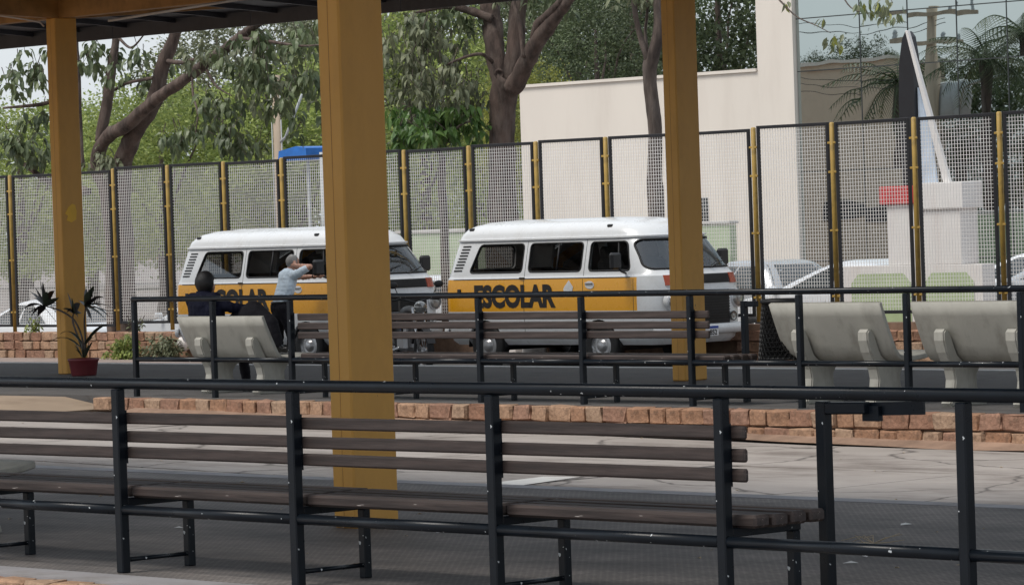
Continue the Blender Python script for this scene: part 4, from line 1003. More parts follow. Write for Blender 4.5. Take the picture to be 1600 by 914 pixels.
# ------------------------------------------------------------------ cars beyond the fence
HATCH = [(0.20,0.76,0.10,3.80,0.2,0.25),(0.32,0.83,0.02,3.92,0.24,0.32),(0.55,0.855,0.0,3.95,0.26,0.38),(0.72,0.85,0.02,3.86,0.26,0.40),(0.82,0.845,0.05,3.55,0.28,0.42),(0.90,0.84,0.08,3.10,0.28,0.42),(0.94,0.82,0.11,2.86,0.28,0.40),
         (1.10,0.76,0.22,2.52,0.26,0.36),(1.28,0.68,0.36,2.12,0.26,0.32),(1.38,0.62,0.48,1.88,0.26,0.30),(1.43,0.52,0.66,1.66,0.24,0.26),(1.45,0.32,0.9,1.4,0.2,0.2)]
SEDAN = [(0.20,0.77,0.10,4.25,0.2,0.25),(0.32,0.85,0.02,4.37,0.24,0.32),(0.55,0.875,0.0,4.40,0.26,0.40),(0.74,0.87,0.02,4.30,0.26,0.42),(0.86,0.86,0.08,4.00,0.30,0.44),(0.94,0.85,0.30,3.55,0.32,0.44),(0.98,0.83,0.55,3.30,0.32,0.42),
         (1.14,0.77,0.85,2.90,0.28,0.36),(1.30,0.69,1.15,2.48,0.28,0.32),(1.39,0.63,1.32,2.22,0.28,0.30),(1.44,0.53,1.5,2.0,0.24,0.26),(1.46,0.32,1.62,1.85,0.1,0.1)]
SUV = [(0.26,0.80,0.10,4.30,0.2,0.25),(0.40,0.88,0.02,4.42,0.24,0.32),(0.70,0.905,0.0,4.45,0.26,0.40),(0.92,0.90,0.02,4.36,0.26,0.42),(1.02,0.89,0.04,4.05,0.28,0.44),(1.10,0.87,0.07,3.45,0.28,0.42),
       (1.28,0.80,0.16,3.02,0.28,0.36),(1.48,0.73,0.28,2.60,0.28,0.32),(1.60,0.68,0.38,2.34,0.28,0.30),(1.67,0.58,0.52,2.15,0.24,0.26),(1.69,0.36,0.8,1.9,0.2,0.2)]
CAR_LIB = {}
def car_parts(kind, tab, paint, belt, top, axles, wr):
    parts = []
    zs = sorted(set([q[0] for q in tab]+[lerp(a[0],c[0],0.5) for a, c in zip(tab, tab[1:])]))
    parts.append(('body', loft(tab, zs).mesh('body', paint)))
    z0, z1 = belt+0.04, top-0.05
    def xr_(z): return interp(tab, z)[1]+interp(tab, z)[3]
    def xf_(z): return interp(tab, z)[2]-interp(tab, z)[4]
    for s in (-1, 1):
        for (f0, f1) in ((0.02, 0.46), (0.50, 0.98)):
            b = MB(); vs = []
            for j in range(5):
                z = lerp(z0, z1, j/4); a, c = xr_(z), xf_(z)
                for k in range(2): vs.append((lerp(a, c, (f0, f1)[k]), s*(side_y(tab, z)+0.004), z))
            fs = [(2*j, 2*j+1, 2*j+3, 2*j+2) if s < 0 else (2*j+2, 2*j+3, 2*j+1, 2*j) for j in range(4)]
            b.add(vs, fs, True); parts.append(('side_window', b.mesh('side_window', 'car_glass')))
    for end in (0, 1):
        b = MB(); vs = []; ny = 10
        for j in range(6):
            z = lerp(z0-0.02, z1+0.02, j/5); hw, xr, xf, rr, rf = interp(tab, z)
            for i in range(ny+1):
                y = lerp(-hw*0.90, hw*0.90, i/ny)
                if end: x = front_x(tab, z, y, 0.005)
                else:
                    d = max(0, abs(y)-(hw-rr)); x = xr+rr-math.sqrt(max(0, rr*rr-d*d))-0.005
                vs.append((x, y, z))
        n = ny+1; fs = [(j*n+i, j*n+i+1, (j+1)*n+i+1, (j+1)*n+i) for j in range(5) for i in range(ny)]
        if not end: fs = [f[::-1] for f in fs]
        b.add(vs, fs, True); parts.append(('windscreen' if end else 'rear_window', b.mesh('glass', 'car_glass')))
    for ax in axles:
        for s in (-1, 1):
            hw = side_y(tab, 0.4)
            b = MB(); b.lathe([(0.001,0),(wr+0.05,0.0)], 24, 'Y', (ax, s*(hw+0.010), wr)); parts.append(('wheel_arch', b.mesh('wheel_arch', 'rubber')))
            b = MB(); b.lathe([(wr*0.62,-0.02),(wr*0.8,-0.03),(wr*0.97,-0.02),(wr,0.02),(wr,0.12)] if s < 0 else [(wr,-0.12),(wr,-0.02),(wr*0.97,0.02),(wr*0.8,0.03),(wr*0.62,0.02)], 24, 'Y', (ax, s*(hw+0.012), wr)); parts.append(('tyre', b.mesh('tyre', 'rubber')))
            b = MB()
            for k in range(7):
                a = 2*PI*k/7; b.tube([(ax+0.03*math.cos(a), s*(hw+0.026), wr+0.03*math.sin(a)), (ax+wr*0.62*math.cos(a), s*(hw+0.03), wr+wr*0.62*math.sin(a))], 0.022, 6)
            parts.append(('rim', b.mesh('rim', 'steel_wheel')))
    L = tab[2][2]; zl = belt-0.24
    for s in (-1, 1):
        for (x, mt, nm) in ((L, 'lamp_glass', 'headlight'), (0.0, 'orange_lens', 'tail_light')):
            b = MB(); vs = []
            for z in (zl-0.07, zl+0.07):
                hw, xr, xf, rr, rf = interp(tab, z)
                for i in range(6):
                    y = s*lerp(hw-0.36, hw-0.02, i/5)
                    if x > 1: px = front_x(tab, z, y, 0.008)
                    else:
                        d = max(0, abs(y)-(hw-rr)); px = xr+rr-math.sqrt(max(0, rr*rr-d*d))-0.008
                    vs.append((px, y, z))
            fs = [(i, i+1, 7+i, 6+i) for i in range(5)]
            if (s > 0) != (x > 1): fs = [f[::-1] for f in fs]
            b.add(vs, fs, True); parts.append((nm, b.mesh(nm, mt)))
        b = MB(); b.box((xf_(belt)+0.02, s*(side_y(tab, belt)+0.09), belt+0.06), (0.10,0.17,0.12), ch=0.03); parts.append(('mirror', b.mesh('mirror', paint)))
        b = MB(); b.tube([(lerp(xr_(0.7), xf_(0.7), 0.46), s*(side_y(tab, z)+0.001), z) for z in (0.35,0.5,0.65,0.8,belt)], 0.004, 5); parts.append(('door_seam', b.mesh('door_seam', 'rubber')))
        b = MB(); b.box((lerp(xr_(0.8), xf_(0.8), 0.40), s*(side_y(tab, belt-0.12)+0.012), belt-0.12), (0.16,0.025,0.022), ch=0.006); parts.append(('door_handle', b.mesh('door_handle', paint)))
    b = MB(); b.box((L-0.035, 0, 0.48), (0.06, 0.9, 0.16), ch=0.01); parts.append(('grille', b.mesh('grille', 'black_plastic')))
    return parts
def car(kind, paint, label, loc, rz, group='cars parked beyond the mesh fence'):
    key = (kind, paint)
    if key not in CAR_LIB:
        CAR_LIB[key] = car_parts(kind, *{'hatch': (HATCH, paint, 0.92, 1.40, (0.72, 3.10), 0.30), 'sedan': (SEDAN, paint, 0.96, 1.40, (0.82, 3.48), 0.31), 'suv': (SUV, paint, 1.08, 1.62, (0.84, 3.50), 0.35)}[kind])
    t = thing('parked_car', label, 'car', loc, rz, group)
    for nm, me in CAR_LIB[key]: link(nm, me, t)
    return t
SW = -0.28
car('sedan', 'car_white', 'white sedan whose roof shows behind the low green and white wall', (-38.55, 45.3, STREET), R(180))
car('hatch', 'car_silver', 'silver hatchback just past the front of the lettered van', (-43.6, 47.6, STREET), R(176))
car('suv', 'car_silver', 'silver car beyond the fence on the far side of the white totem', (-33.9, 45.6, STREET), R(180))
car('sedan', 'car_white', 'white car half hidden by the totem, farther off than its white neighbour', (-39.6, 51.2, STREET), R(180))
car('hatch', 'car_white', 'white car showing in the gap between the two school vans', (-52.2, 46.0, street_z(-50.2)), R(0))
car('sedan', 'car_white', 'white car beyond the fence behind the potted plant', (-58.9, 44.4, street_z(-61)), R(180))
car('hatch', 'car_white', 'white car showing through the fence left of the seated person', (-53.6, 44.4, street_z(-55.5)), R(180))

# ------------------------------------------------------------------ totem sign standing behind the fence
t = thing('totem', 'white totem with red cap, black pointed fin and green panels behind the fence', 'totem', (-36, 41.6, SW))
TX, TZ = -36, SW
def tbox(name, x0, x1, y0, y1, z0, z1, m, ch=0.01):
    b = MB(); b.box(((x0+x1)/2-TX, (y0+y1)/2, (z0+z1)/2-TZ), (x1-x0, y1-y0, z1-z0), ch=ch); return b.build(name, m, t)
lw = tbox('low_wall', -37.42, -34.80, -0.14, 0.14, SW, 1.03, 'totem_white')
for (a, c) in ((-37.25,-36.12),(-35.86,-34.95)):
    b = MB(); k = 0.14; z0, z1 = -0.15, 0.92
    b.prism([(a-TX,z0-TZ),(c-TX,z0-TZ),(c-TX,z1-k-TZ),(c-k-TX,z1-TZ),(a+k-TX,z1-TZ),(a-TX,z1-k-TZ)], -0.15, -0.145, lambda p,q,d: (p,d,q)); b.build('green_panel', 'green_paint', lw)
tbox('pylon', -36.58, -36.02, -0.10, 0.22, 1.031, 1.90, 'totem_white'); tbox('red_cap', -36.66, -36.0, -0.16, 0.26, 1.902, 2.16, 'red_paint')
tbox('pylon', -35.995, -35.18, -0.12, 0.24, 1.031, 2.16, 'totem_white'); tbox('pylon_head', -35.99, -35.10, -0.17, 0.27, 1.82, 2.19, 'totem_white')
b = MB(); p = [(-36.30,2.165),(-36.34,3.3),(-36.31,3.9),(-36.24,4.25),(-36.17,4.36),(-36.10,4.28),(-36.05,4.0),(-36.04,3.4),(-36.06,2.165)]
b.prism([(x-TX,z-TZ) for x, z in p], -0.04, 0.10, lambda a,c,d: (a,d,c)); b.build('fin', 'totem_black', t)
b = MB(); p = [(-36.165,4.37),(-36.12,4.36),(-35.42,2.19),(-35.54,2.19)]
b.prism([(x-TX,z-TZ) for x, z in p], -0.055, 0.0, lambda a,c,d: (a,d,c)); b.build('strut', 'totem_white', t)
b = MB(); p = [(-36.03,3.55),(-35.80,2.85),(-35.72,2.19),(-36.03,2.19)]
b.prism([(x-TX,z-TZ) for x, z in p], 0.02, 0.05, lambda a,c,d: (a,d,c)); b.build('fin_sky_panel', 'totem_sky_blue', t)  # panel fills the opening; its pale blue stands for reflected sky

# ------------------------------------------------------------------ building with mirror glass facade
BY = 62.0
bd = thing('office_building', 'cream office building with mirror glass facade behind the fence', 'building', (-57, BY, STREET))
def bbox(name, x0, x1, y0, y1, z0, z1, m, par=None, ch=0.0):
    b = MB(); b.box(((x0+x1)/2+57, (y0+y1)/2, (z0+z1)/2-STREET), (x1-x0, y1-y0, z1-z0), ch=ch); return b.build(name, m, par or bd)
lw = bbox('wall', -66.0, -58.301, 0, 10, STREET, 4.96, 'wall_white'); bbox('coping', -66.06, -58.31, -0.05, 10.1, 4.961, 5.03, 'wall_white', lw)
bbox('wall', -58.30, -57.22, 0, 10, STREET, 13.0, 'wall_white')
wn = bbox('window', -60.9, -59.95, -0.03, 0.04, 1.55, 2.22, 'car_glass')
for k in range(6): bbox('louvre', -60.9, -59.95, -0.06, -0.031, 1.57+k*0.11, 1.63+k*0.11, 'mullion', wn)
bbox('core', -57.21, -34, 0.35, 10, STREET, 13.0, 'mullion')
gx = [-57.21]+[-55.35+1.36*i for i in range(16)]; gz = [STREET+0.02,0.75,2.70,4.90,6.05,8.2,10.4,12.9]
rnd = random.Random(21)
for i in range(len(gx)-1):
    for j in range(len(gz)-1):
        a, c, z0, z1 = gx[i]+0.012, gx[i+1]-0.012, gz[j]+0.012, gz[j+1]-0.012
        b = MB(); b.box((0,0,0), (c-a, 0.02, z1-z0)); b.build('glass_panel', 'facade_glass', bd, ((a+c)/2+57, 0.12, (z0+z1)/2-STREET), (rnd.uniform(-.0022,.0022), 0, rnd.uniform(-.0025,.0025)))
for x in gx[1:-1]: bbox('mullion', x-0.011, x+0.011, 0.10, 0.125, STREET, 12.9, 'mullion')
for z in gz[1:-1]: bbox('transom', -57.2, gx[-1], 0.102, 0.124, z-0.011, z+0.011, 'mullion')
# pale green street wall
gw = thing('garden_wall', 'long pale green plastered wall across the street behind the vans', 'wall', (-62, 53, STREET))
b = MB(); b.box((6.6,0,1.0), (9.6,0.18,2.1), ch=0.01); b.build('wall', 'green_wall', gw)
b = MB(); b.box((6.6,0,2.085), (9.66,0.26,0.06), ch=0.01); b.build('coping', 'kerb_white', gw)

# ------------------------------------------------------------------ vegetation
def leaf_geo(b, base, d, L, wd, droop, roll, rnd):
    # folded blade: spine of four points, drooping under its weight
    d = Vector(d).normalized(); side = d.cross(Vector((0,0,1)))
    side = Vector((1,0,0)) if side.length < 0.05 else side.normalized()
    side = Matrix.Rotation(roll, 3, d) @ side
    p = Vector(base); sp = [p.copy()]; dd = d.copy()
    for k in range(3): dd = (dd+Vector((0,0,-droop))).normalized(); p = p+dd*L/3; sp.append(p.copy())
    up = side.cross(d)*wd*0.18
    vs = [sp[0], sp[1]+side*wd*0.5+up, sp[1]-side*wd*0.5+up, sp[2]+side*wd*0.42+up, sp[2]-side*wd*0.42+up, sp[3], sp[1], sp[2]]
    b.add(vs, [(0,6,1),(0,2,6),(6,7,3,1),(6,2,4,7),(7,5,3),(7,4,5)], False)
def sprig(b, c, rnd, n, L, wd, droop=0.5, spread=0.12):
    c = Vector(c)
    for k in range(n):
        a = rnd.uniform(0, 2*PI); e = rnd.uniform(-0.7, 0.5)
        d = Vector((math.cos(a)*math.cos(e), math.sin(a)*math.cos(e), math.sin(e)))
        leaf_geo(b, c+d*spread*rnd.random()+Vector((0,0,rnd.uniform(-.08,.08))), d, L*rnd.uniform(0.7,1.15), wd*rnd.uniform(0.8,1.1), droop*rnd.uniform(0.6,1.5), rnd.uniform(-0.9,0.9), rnd)
def wob(pts, rad, seed, amp=0.03):
    # subdivide a limb and make it crooked
    out, rr = [], []; pts = [Vector(p) for p in pts]
    for i in range(len(pts)-1):
        k = 6
        for j in range(k):
            t = j/k; p0 = pts[max(i-1,0)]; p1, p2 = pts[i], pts[i+1]; p3 = pts[min(i+2,len(pts)-1)]
            q = 0.5*((2*p1)+(-p0+p2)*t+(2*p0-5*p1+4*p2-p3)*t*t+(-p0+3*p1-3*p2+p3)*t**3)
            q = q+Vector((noise.noise((q.z*1.3+seed,1,2)), noise.noise((q.z*1.3,seed,5)), 0))*amp
            out.append(q); r = lerp(rad[i], rad[i+1], t); rr.append(r*(1+0.10*noise.noise((q.z*3, seed, 9))))
    out.append(pts[-1]); rr.append(rad[-1]); return out, rr
def limbs(parent, root, specs, m, name_first='trunk'):
    for i, (pts, rad) in enumerate(specs):
        q, r = wob([Vector(p)-root for p in pts], rad, i*3.7, 0.035 if rad[0] > 0.05 else 0.02)
        b = MB(); b.tube(q, r, 18 if rad[0] > 0.05 else 7, rough=0.22 if rad[0] > 0.05 else 0.0); b.build(name_first if i == 0 else 'limb', m, parent)
def crown_part(parent, root, zones, m, seed, L, wd, per=9, droop=0.5, name='crown', twig=None, spread=0.12):
    # zones: (centre, radii, number of sprigs)
    rnd = random.Random(seed); b = MB(); tw = MB()
    for c, r, n in zones:
        c = Vector(c)-root
        for k in range(n):
            v = Vector((rnd.gauss(0,1), rnd.gauss(0,1), rnd.gauss(0,1))).normalized()*rnd.random()**0.45
            p = c+Vector((v.x*r[0], v.y*r[1], v.z*r[2]))
            sprig(b, p, rnd, per, L, wd, droop, spread)
            if twig: tw.tube([p, p+Vector((rnd.uniform(-.2,.2), rnd.uniform(-.2,.2), rnd.uniform(.1,.35)))], [0.004,0.008], 4, cap=False)
    o = tag(b.build(name, m, parent), kind='stuff')
    if twig: tag(tw.build('twigs', twig, parent), kind='stuff')
    return o
def A(px, py, Y): return at(px, py, Y)
# big-leaved tree by the left pillar
Y1 = 42.2; SWZ = street_z(-56)+0.10
root = Vector((A(195,420,Y1).x, Y1, SWZ)); t1 = thing('broadleaf_tree', 'crooked many-stemmed tree with large drooping leaves behind the left pillar', 'tree', root)
limbs(t1, root, [
 ([(root.x,Y1,SWZ-0.05), A(190,340,Y1), A(190,262,Y1), A(210,213,Y1), A(238,160,Y1+.1), A(254,105,Y1+.2), A(272,62,Y1+.3), A(290,-10,Y1+.4), A(300,-110,Y1+.6)], [0.21,0.19,0.17,0.16,0.15,0.125,0.11,0.09,0.05]),
 ([(root.x-0.25,Y1-.1,SWZ-0.05), A(172,330,Y1-.1), A(152,258,Y1-.1), A(166,216,Y1-.2), A(200,195,Y1-.3), A(245,155,Y1-.35), A(297,118,Y1-.4), A(372,60,Y1-.5), A(440,5,Y1-.6), A(520,-60,Y1-.7)], [0.15,0.13,0.125,0.125,0.12,0.11,0.095,0.085,0.065,0.04]),
 ([A(158,222,Y1-.1), A(166,165,Y1), A(174,115,Y1+.2), A(180,70,Y1+.3), A(186,10,Y1+.4), A(190,-90,Y1+.5)], [0.10,0.10,0.09,0.08,0.065,0.04]),
 ([A(128,262,Y1+.1), A(124,190,Y1+.2), A(122,110,Y1+.3), A(118,20,Y1+.5)], [0.06,0.055,0.05,0.03]),
 ([A(124,175,Y1+.2), A(95,158,Y1-.1), A(60,164,Y1-.3), A(5,169,Y1-.5)], [0.05,0.045,0.04,0.02]),
 ([A(140,300,Y1), A(80,285,Y1-.2), A(45,262,Y1-.3), A(15,240,Y1-.4)], [0.07,0.055,0.045,0.02]),
 ([A(262,96,Y1+.2), A(285,98,Y1-.2), A(308,92,Y1-.4)], [0.045,0.04,0.03]), ([A(178,141,Y1+.1), A(200,130,Y1), A(240,122,Y1-.2)], [0.03,0.028,0.03]),
 ([A(300,118,Y1-.4), A(302,150,Y1-.7), A(309,178,Y1-.9), A(306,210,Y1-1.0)], [0.022,0.02,0.016,0.008]), ([A(322,108,Y1-.4), A(338,135,Y1-.8), A(362,150,Y1-1.1)], [0.025,0.02,0.008]),
 ([A(372,60,Y1-.5), A(420,65,Y1-.9), A(470,72,Y1-1.2), A(505,70,Y1-1.4)], [0.04,0.03,0.02,0.008]), ([A(186,60,Y1+.3), A(205,75,Y1), A(225,55,Y1-.3)], [0.03,0.022,0.012])], 'bark')
def zone(px, py, Y, rx, rz, n, ry=0.7): return (A(px,py,Y), (rx, ry, rz), n)
crown_part(t1, root, [zone(400,95,Y1-.7,1.2,0.55,34), zone(470,150,Y1-.8,0.5,0.75,20), zone(345,165,Y1-.9,0.45,0.35,11), zone(280,215,Y1-1.0,0.38,0.22,9), zone(360,215,Y1-1.0,0.40,0.40,14), zone(475,60,Y1-.9,0.4,0.4,14),
  zone(30,125,Y1-.6,0.45,0.55,16), zone(50,230,Y1-.4,0.65,0.40,20), zone(60,185,Y1-.3,0.3,0.3,6), zone(150,85,Y1,0.4,0.35,13), zone(190,118,Y1,0.2,0.3,6), zone(235,85,Y1+.2,0.25,0.28,6), zone(100,100,Y1+.3,0.25,0.5,7),
  zone(150,-120,Y1,2.8,1.3,55,2.2), zone(420,-120,Y1-.2,2.6,1.2,50,2.2)], 'leaf_big', 31, 0.23, 0.105, 9, 0.75, twig='bark_dark')
crown_part(t1, root, [zone(160,250,Y1-.4,0.5,0.18,10), zone(430,130,Y1-.4,0.9,0.7,26), zone(330,90,Y1-.4,0.5,0.4,14)], 'leaf_dusty', 32, 0.19, 0.085, 9, 0.6, name='foliage')
# forked tree in the middle
Y2 = 41.8; root = Vector((A(788,430,Y2).x, Y2, -0.29)); t2 = thing('broadleaf_tree', 'thick forked tree with dusty drooping leaves beside the cream building', 'tree', root)
limbs(t2, root, [
 ([(root.x,Y2,-0.32), A(788,430,Y2), A(787,350,Y2), A(785,280,Y2), A(783,220,Y2), A(788,165,Y2), A(793,125,Y2)], [0.30,0.27,0.245,0.225,0.20,0.195,0.23]),
 ([A(788,140,Y2), A(776,90,Y2), A(767,40,Y2+.1), A(762,-20,Y2+.2), A(752,-120,Y2+.4)], [0.16,0.165,0.16,0.14,0.07]),
 ([A(797,135,Y2+.05), A(803,80,Y2+.1), A(810,30,Y2+.2), A(818,-40,Y2+.3), A(830,-130,Y2+.5)], [0.14,0.14,0.13,0.10,0.05]),
 ([A(800,140,Y2-.05), A(825,95,Y2-.1), A(843,62,Y2-.15), A(866,30,Y2-.2), A(893,-5,Y2-.3), A(940,-80,Y2-.5)], [0.16,0.145,0.13,0.10,0.08,0.04]),
 ([A(833,75,Y2-.12), A(842,40,Y2-.2), A(872,8,Y2-.3), A(900,-40,Y2-.4)], [0.07,0.075,0.06,0.03]), ([A(818,90,Y2-.25), A(812,40,Y2-.25), A(803,5,Y2-.2), A(800,-40,Y2-.1)], [0.04,0.035,0.03,0.02]),
 ([A(768,30,Y2), A(735,18,Y2-.2), A(700,10,Y2-.4), A(650,20,Y2-.6)], [0.07,0.065,0.05,0.02]), ([A(772,100,Y2-.1), A(752,85,Y2-.4), A(720,92,Y2-.7), A(680,110,Y2-.9)], [0.035,0.03,0.022,0.01])], 'bark')
b = MB(); c0 = A(781,115,Y2-.16)-root; b.lathe([(0.05,0.0),(0.085,0.03),(0.075,0.06),(0.05,0.05),(0.03,0.03),(0.0,0.02)], 14, 'Z'); kn = b.build('knot', 'bark', t2, c0, (R(105),0,R(30)))
crown_part(t2, root, [zone(660,60,Y2-.7,0.85,0.45,38), zone(690,120,Y2-.8,0.75,0.35,30), zone(640,100,Y2-.6,0.35,0.5,18), zone(725,145,Y2-.6,0.3,0.3,9), zone(640,150,Y2-.5,0.35,0.3,10), zone(760,-90,Y2,2.4,1.0,60,2.0), zone(640,-40,Y2,1.0,0.6,30,1.5)], 'leaf_dusty', 41, 0.20, 0.08, 9, 0.85, twig='bark_dark')
crown_part(t2, root, [zone(700,30,Y2-.4,0.6,0.25,16), zone(850,-40,Y2+.2,1.0,0.4,26), zone(855,12,Y2+.4,0.25,0.15,4)], 'leaf_big', 42, 0.20, 0.085, 9, 0.7, name='foliage')
# young tree with fresh compound leaves under it
Y4 = 41.4; root = Vector((A(694,420,Y4).x, Y4, -0.29)); t4 = thing('young_tree', 'young tree with fresh green leaves beside the thick forked trunk', 'tree', root)
limbs(t4, root, [([(root.x,Y4,-0.31), A(694,350,Y4), A(692,290,Y4), A(690,235,Y4), A(686,190,Y4)], [0.075,0.07,0.062,0.05,0.03]), ([A(691,245,Y4), A(660,205,Y4-.2), A(635,190,Y4-.4)], [0.03,0.022,0.01]), ([A(690,235,Y4), A(715,200,Y4-.1), A(735,190,Y4-.2)], [0.03,0.022,0.01])], 'bark_dark')
crown_part(t4, root, [zone(650,190,Y4-.3,0.55,0.30,26), zone(640,220,Y4-.3,0.32,0.16,10), zone(700,205,Y4-.2,0.42,0.26,18), zone(690,170,Y4-.1,0.5,0.18,12), zone(738,185,Y4,0.16,0.3,6)], 'leaf_fresh', 43, 0.24, 0.10, 8, 0.55, twig='bark_dark')
# slim tree in front of the cream building, with a twig reaching across the glass
Y3 = 41.6; root = Vector((A(1026,430,Y3).x, Y3, -0.29)); t3 = thing('slim_tree', 'slim dark-trunked tree standing before the cream building wall', 'tree', root)
limbs(t3, root, [
 ([(root.x,Y3,-0.32), A(1026,400,Y3), A(1025,300,Y3), A(1022,200,Y3), A(1019,130,Y3), A(1018,100,Y3), A(1026,55,Y3), A(1028,0,Y3+.1), A(1030,-80,Y3+.2)], [0.15,0.13,0.12,0.11,0.105,0.12,0.085,0.075,0.05]),
 ([A(1017,108,Y3), A(1008,80,Y3-.1), A(998,50,Y3-.1), A(990,15,Y3-.2), A(982,-50,Y3-.3)], [0.06,0.05,0.042,0.036,0.02]), ([A(1016,100,Y3), A(1008,55,Y3+.1), A(1012,20,Y3+.1), A(1014,-40,Y3+.1)], [0.03,0.025,0.022,0.015]),
 ([A(1030,-70,Y3+.2), A(1110,-75,Y3-.2), A(1180,-40,Y3-.5), A(1220,3,Y3-.7), A(1246,27,Y3-.8), A(1275,40,Y3-.85), A(1298,52,Y3-.9)], [0.045,0.035,0.022,0.014,0.010,0.008,0.004]),
 ([A(1180,-40,Y3-.5), A(1290,-30,Y3-.7), A(1330,12,Y3-.8), A(1352,20,Y3-.85)], [0.02,0.014,0.010,0.004]), ([A(1290,-30,Y3-.7), A(1370,-20,Y3-.8), A(1395,5,Y3-.8)], [0.014,0.010,0.004])], 'bark_dark')
crown_part(t3, root, [zone(1005,-5,Y3,0.35,0.14,9), zone(1030,-110,Y3,1.6,0.8,40,1.6)], 'leaf_dusty', 51, 0.17, 0.07, 9, 0.7, twig='bark_dark')
rnd = random.Random(77); lm = []
for i in range(4):
    b = MB(); leaf_geo(b, (0,0,0), (0.5,0,-0.75), 0.16, 0.062, 0.45, rnd.uniform(-.7,.7), rnd); lm.append(b.mesh('leaf', ('leaf_yellow','leaf_dusty','leaf_big','leaf_dusty')[i]))
for (cx, cy, n, sx, sy) in ((1302,66,13,16,11), (1375,6,34,38,14), (1390,24,12,18,9), (1283,30,4,6,4), (1362,18,10,12,7), (1230,4,3,8,4)):
    for k in range(n):
        p = A(cx+rnd.gauss(0,1)*sx*0.55, cy+rnd.gauss(0,1)*sy*0.55, Y3-.85+rnd.uniform(-.2,.2))-root
        link('leaf', rnd.choice(lm), t3, p, (rnd.uniform(-.5,.5), rnd.uniform(-.5,.9), rnd.uniform(0,2*PI)))

# trees farther off: trunk with limbs, crown of many small leaves in clumps
def far_crown(seed, n_cl, per, leaf, lumpy=0.35):
    rnd = random.Random(seed); b = MB()
    for c in range(n_cl):
        v = Vector((rnd.gauss(0,1), rnd.gauss(0,1), rnd.gauss(0,1))).normalized(); rr = rnd.uniform(0.45,1.0)**0.6
        k = 1+lumpy*noise.noise(v*1.7+Vector((seed,0,0)))
        cc = v*rr*k; cc.z = cc.z if cc.z > -0.75 else -0.75
        s = rnd.uniform(0.10,0.20)
        for j in range(per):
            u = Vector((rnd.gauss(0,1), rnd.gauss(0,1), rnd.gauss(0,0.75)))*s*0.6; p = cc+u
            d = Vector((rnd.gauss(0,1), rnd.gauss(0,1), rnd.gauss(-0.2,0.6))).normalized(); e = d.cross(Vector((rnd.gauss(0,1),rnd.gauss(0,1),rnd.gauss(0,1)))).normalized()
            L = leaf*rnd.uniform(0.6,1.3); W_ = L*0.5
            b.add([p, p+d*L*0.5+e*W_*0.5, p+d*L, p+d*L*0.5-e*W_*0.5], [(0,1,2,3)])
    return b
FC = [far_crown(60+i, 210, 90, 0.045) for i in range(3)]
FM = {}
def far_tree(label, px, py, Y, rx, rz, kind, m, trunk=True, gz=None, name='leafy_tree', group='trees beyond the street'):
    c = A(px, py, Y); gz = street_z(c.x) if gz is None else gz
    t = thing(name, label, 'tree', (c.x, Y, gz), 0, group)
    if (kind, m) not in FM: FM[(kind, m)] = FC[kind].mesh('crown', m)
    o = link('crown', FM[(kind, m)], t, (0,0,c.z-gz), (0,0,random.Random(int(px)).uniform(0,6))); o.scale = (rx, rx*0.9, rz); tag(o, kind='stuff')
    b = MB(); q, r = wob([(0,0,-0.05),(0.05,0,(c.z-gz)*0.5),(0,0.05,c.z-gz+rz*0.4)], [0.05*rx+0.05,0.04*rx+0.04,0.03], px, 0.08); b.tube(q, r, 9); b.build('trunk', 'bark_dark', t)
    for k in range(3):
        a = k*2.1; h = c.z-gz; q, r = wob([(0.03,0.02,h*0.6),(math.cos(a)*rx*0.4,math.sin(a)*rx*0.4,h),(math.cos(a)*rx*0.7,math.sin(a)*rx*0.7,h+rz*0.4)], [0.05,0.035,0.012], px+k, 0.08); b = MB(); b.tube(q, r, 7); b.build('limb', 'bark_dark', t)
    return t
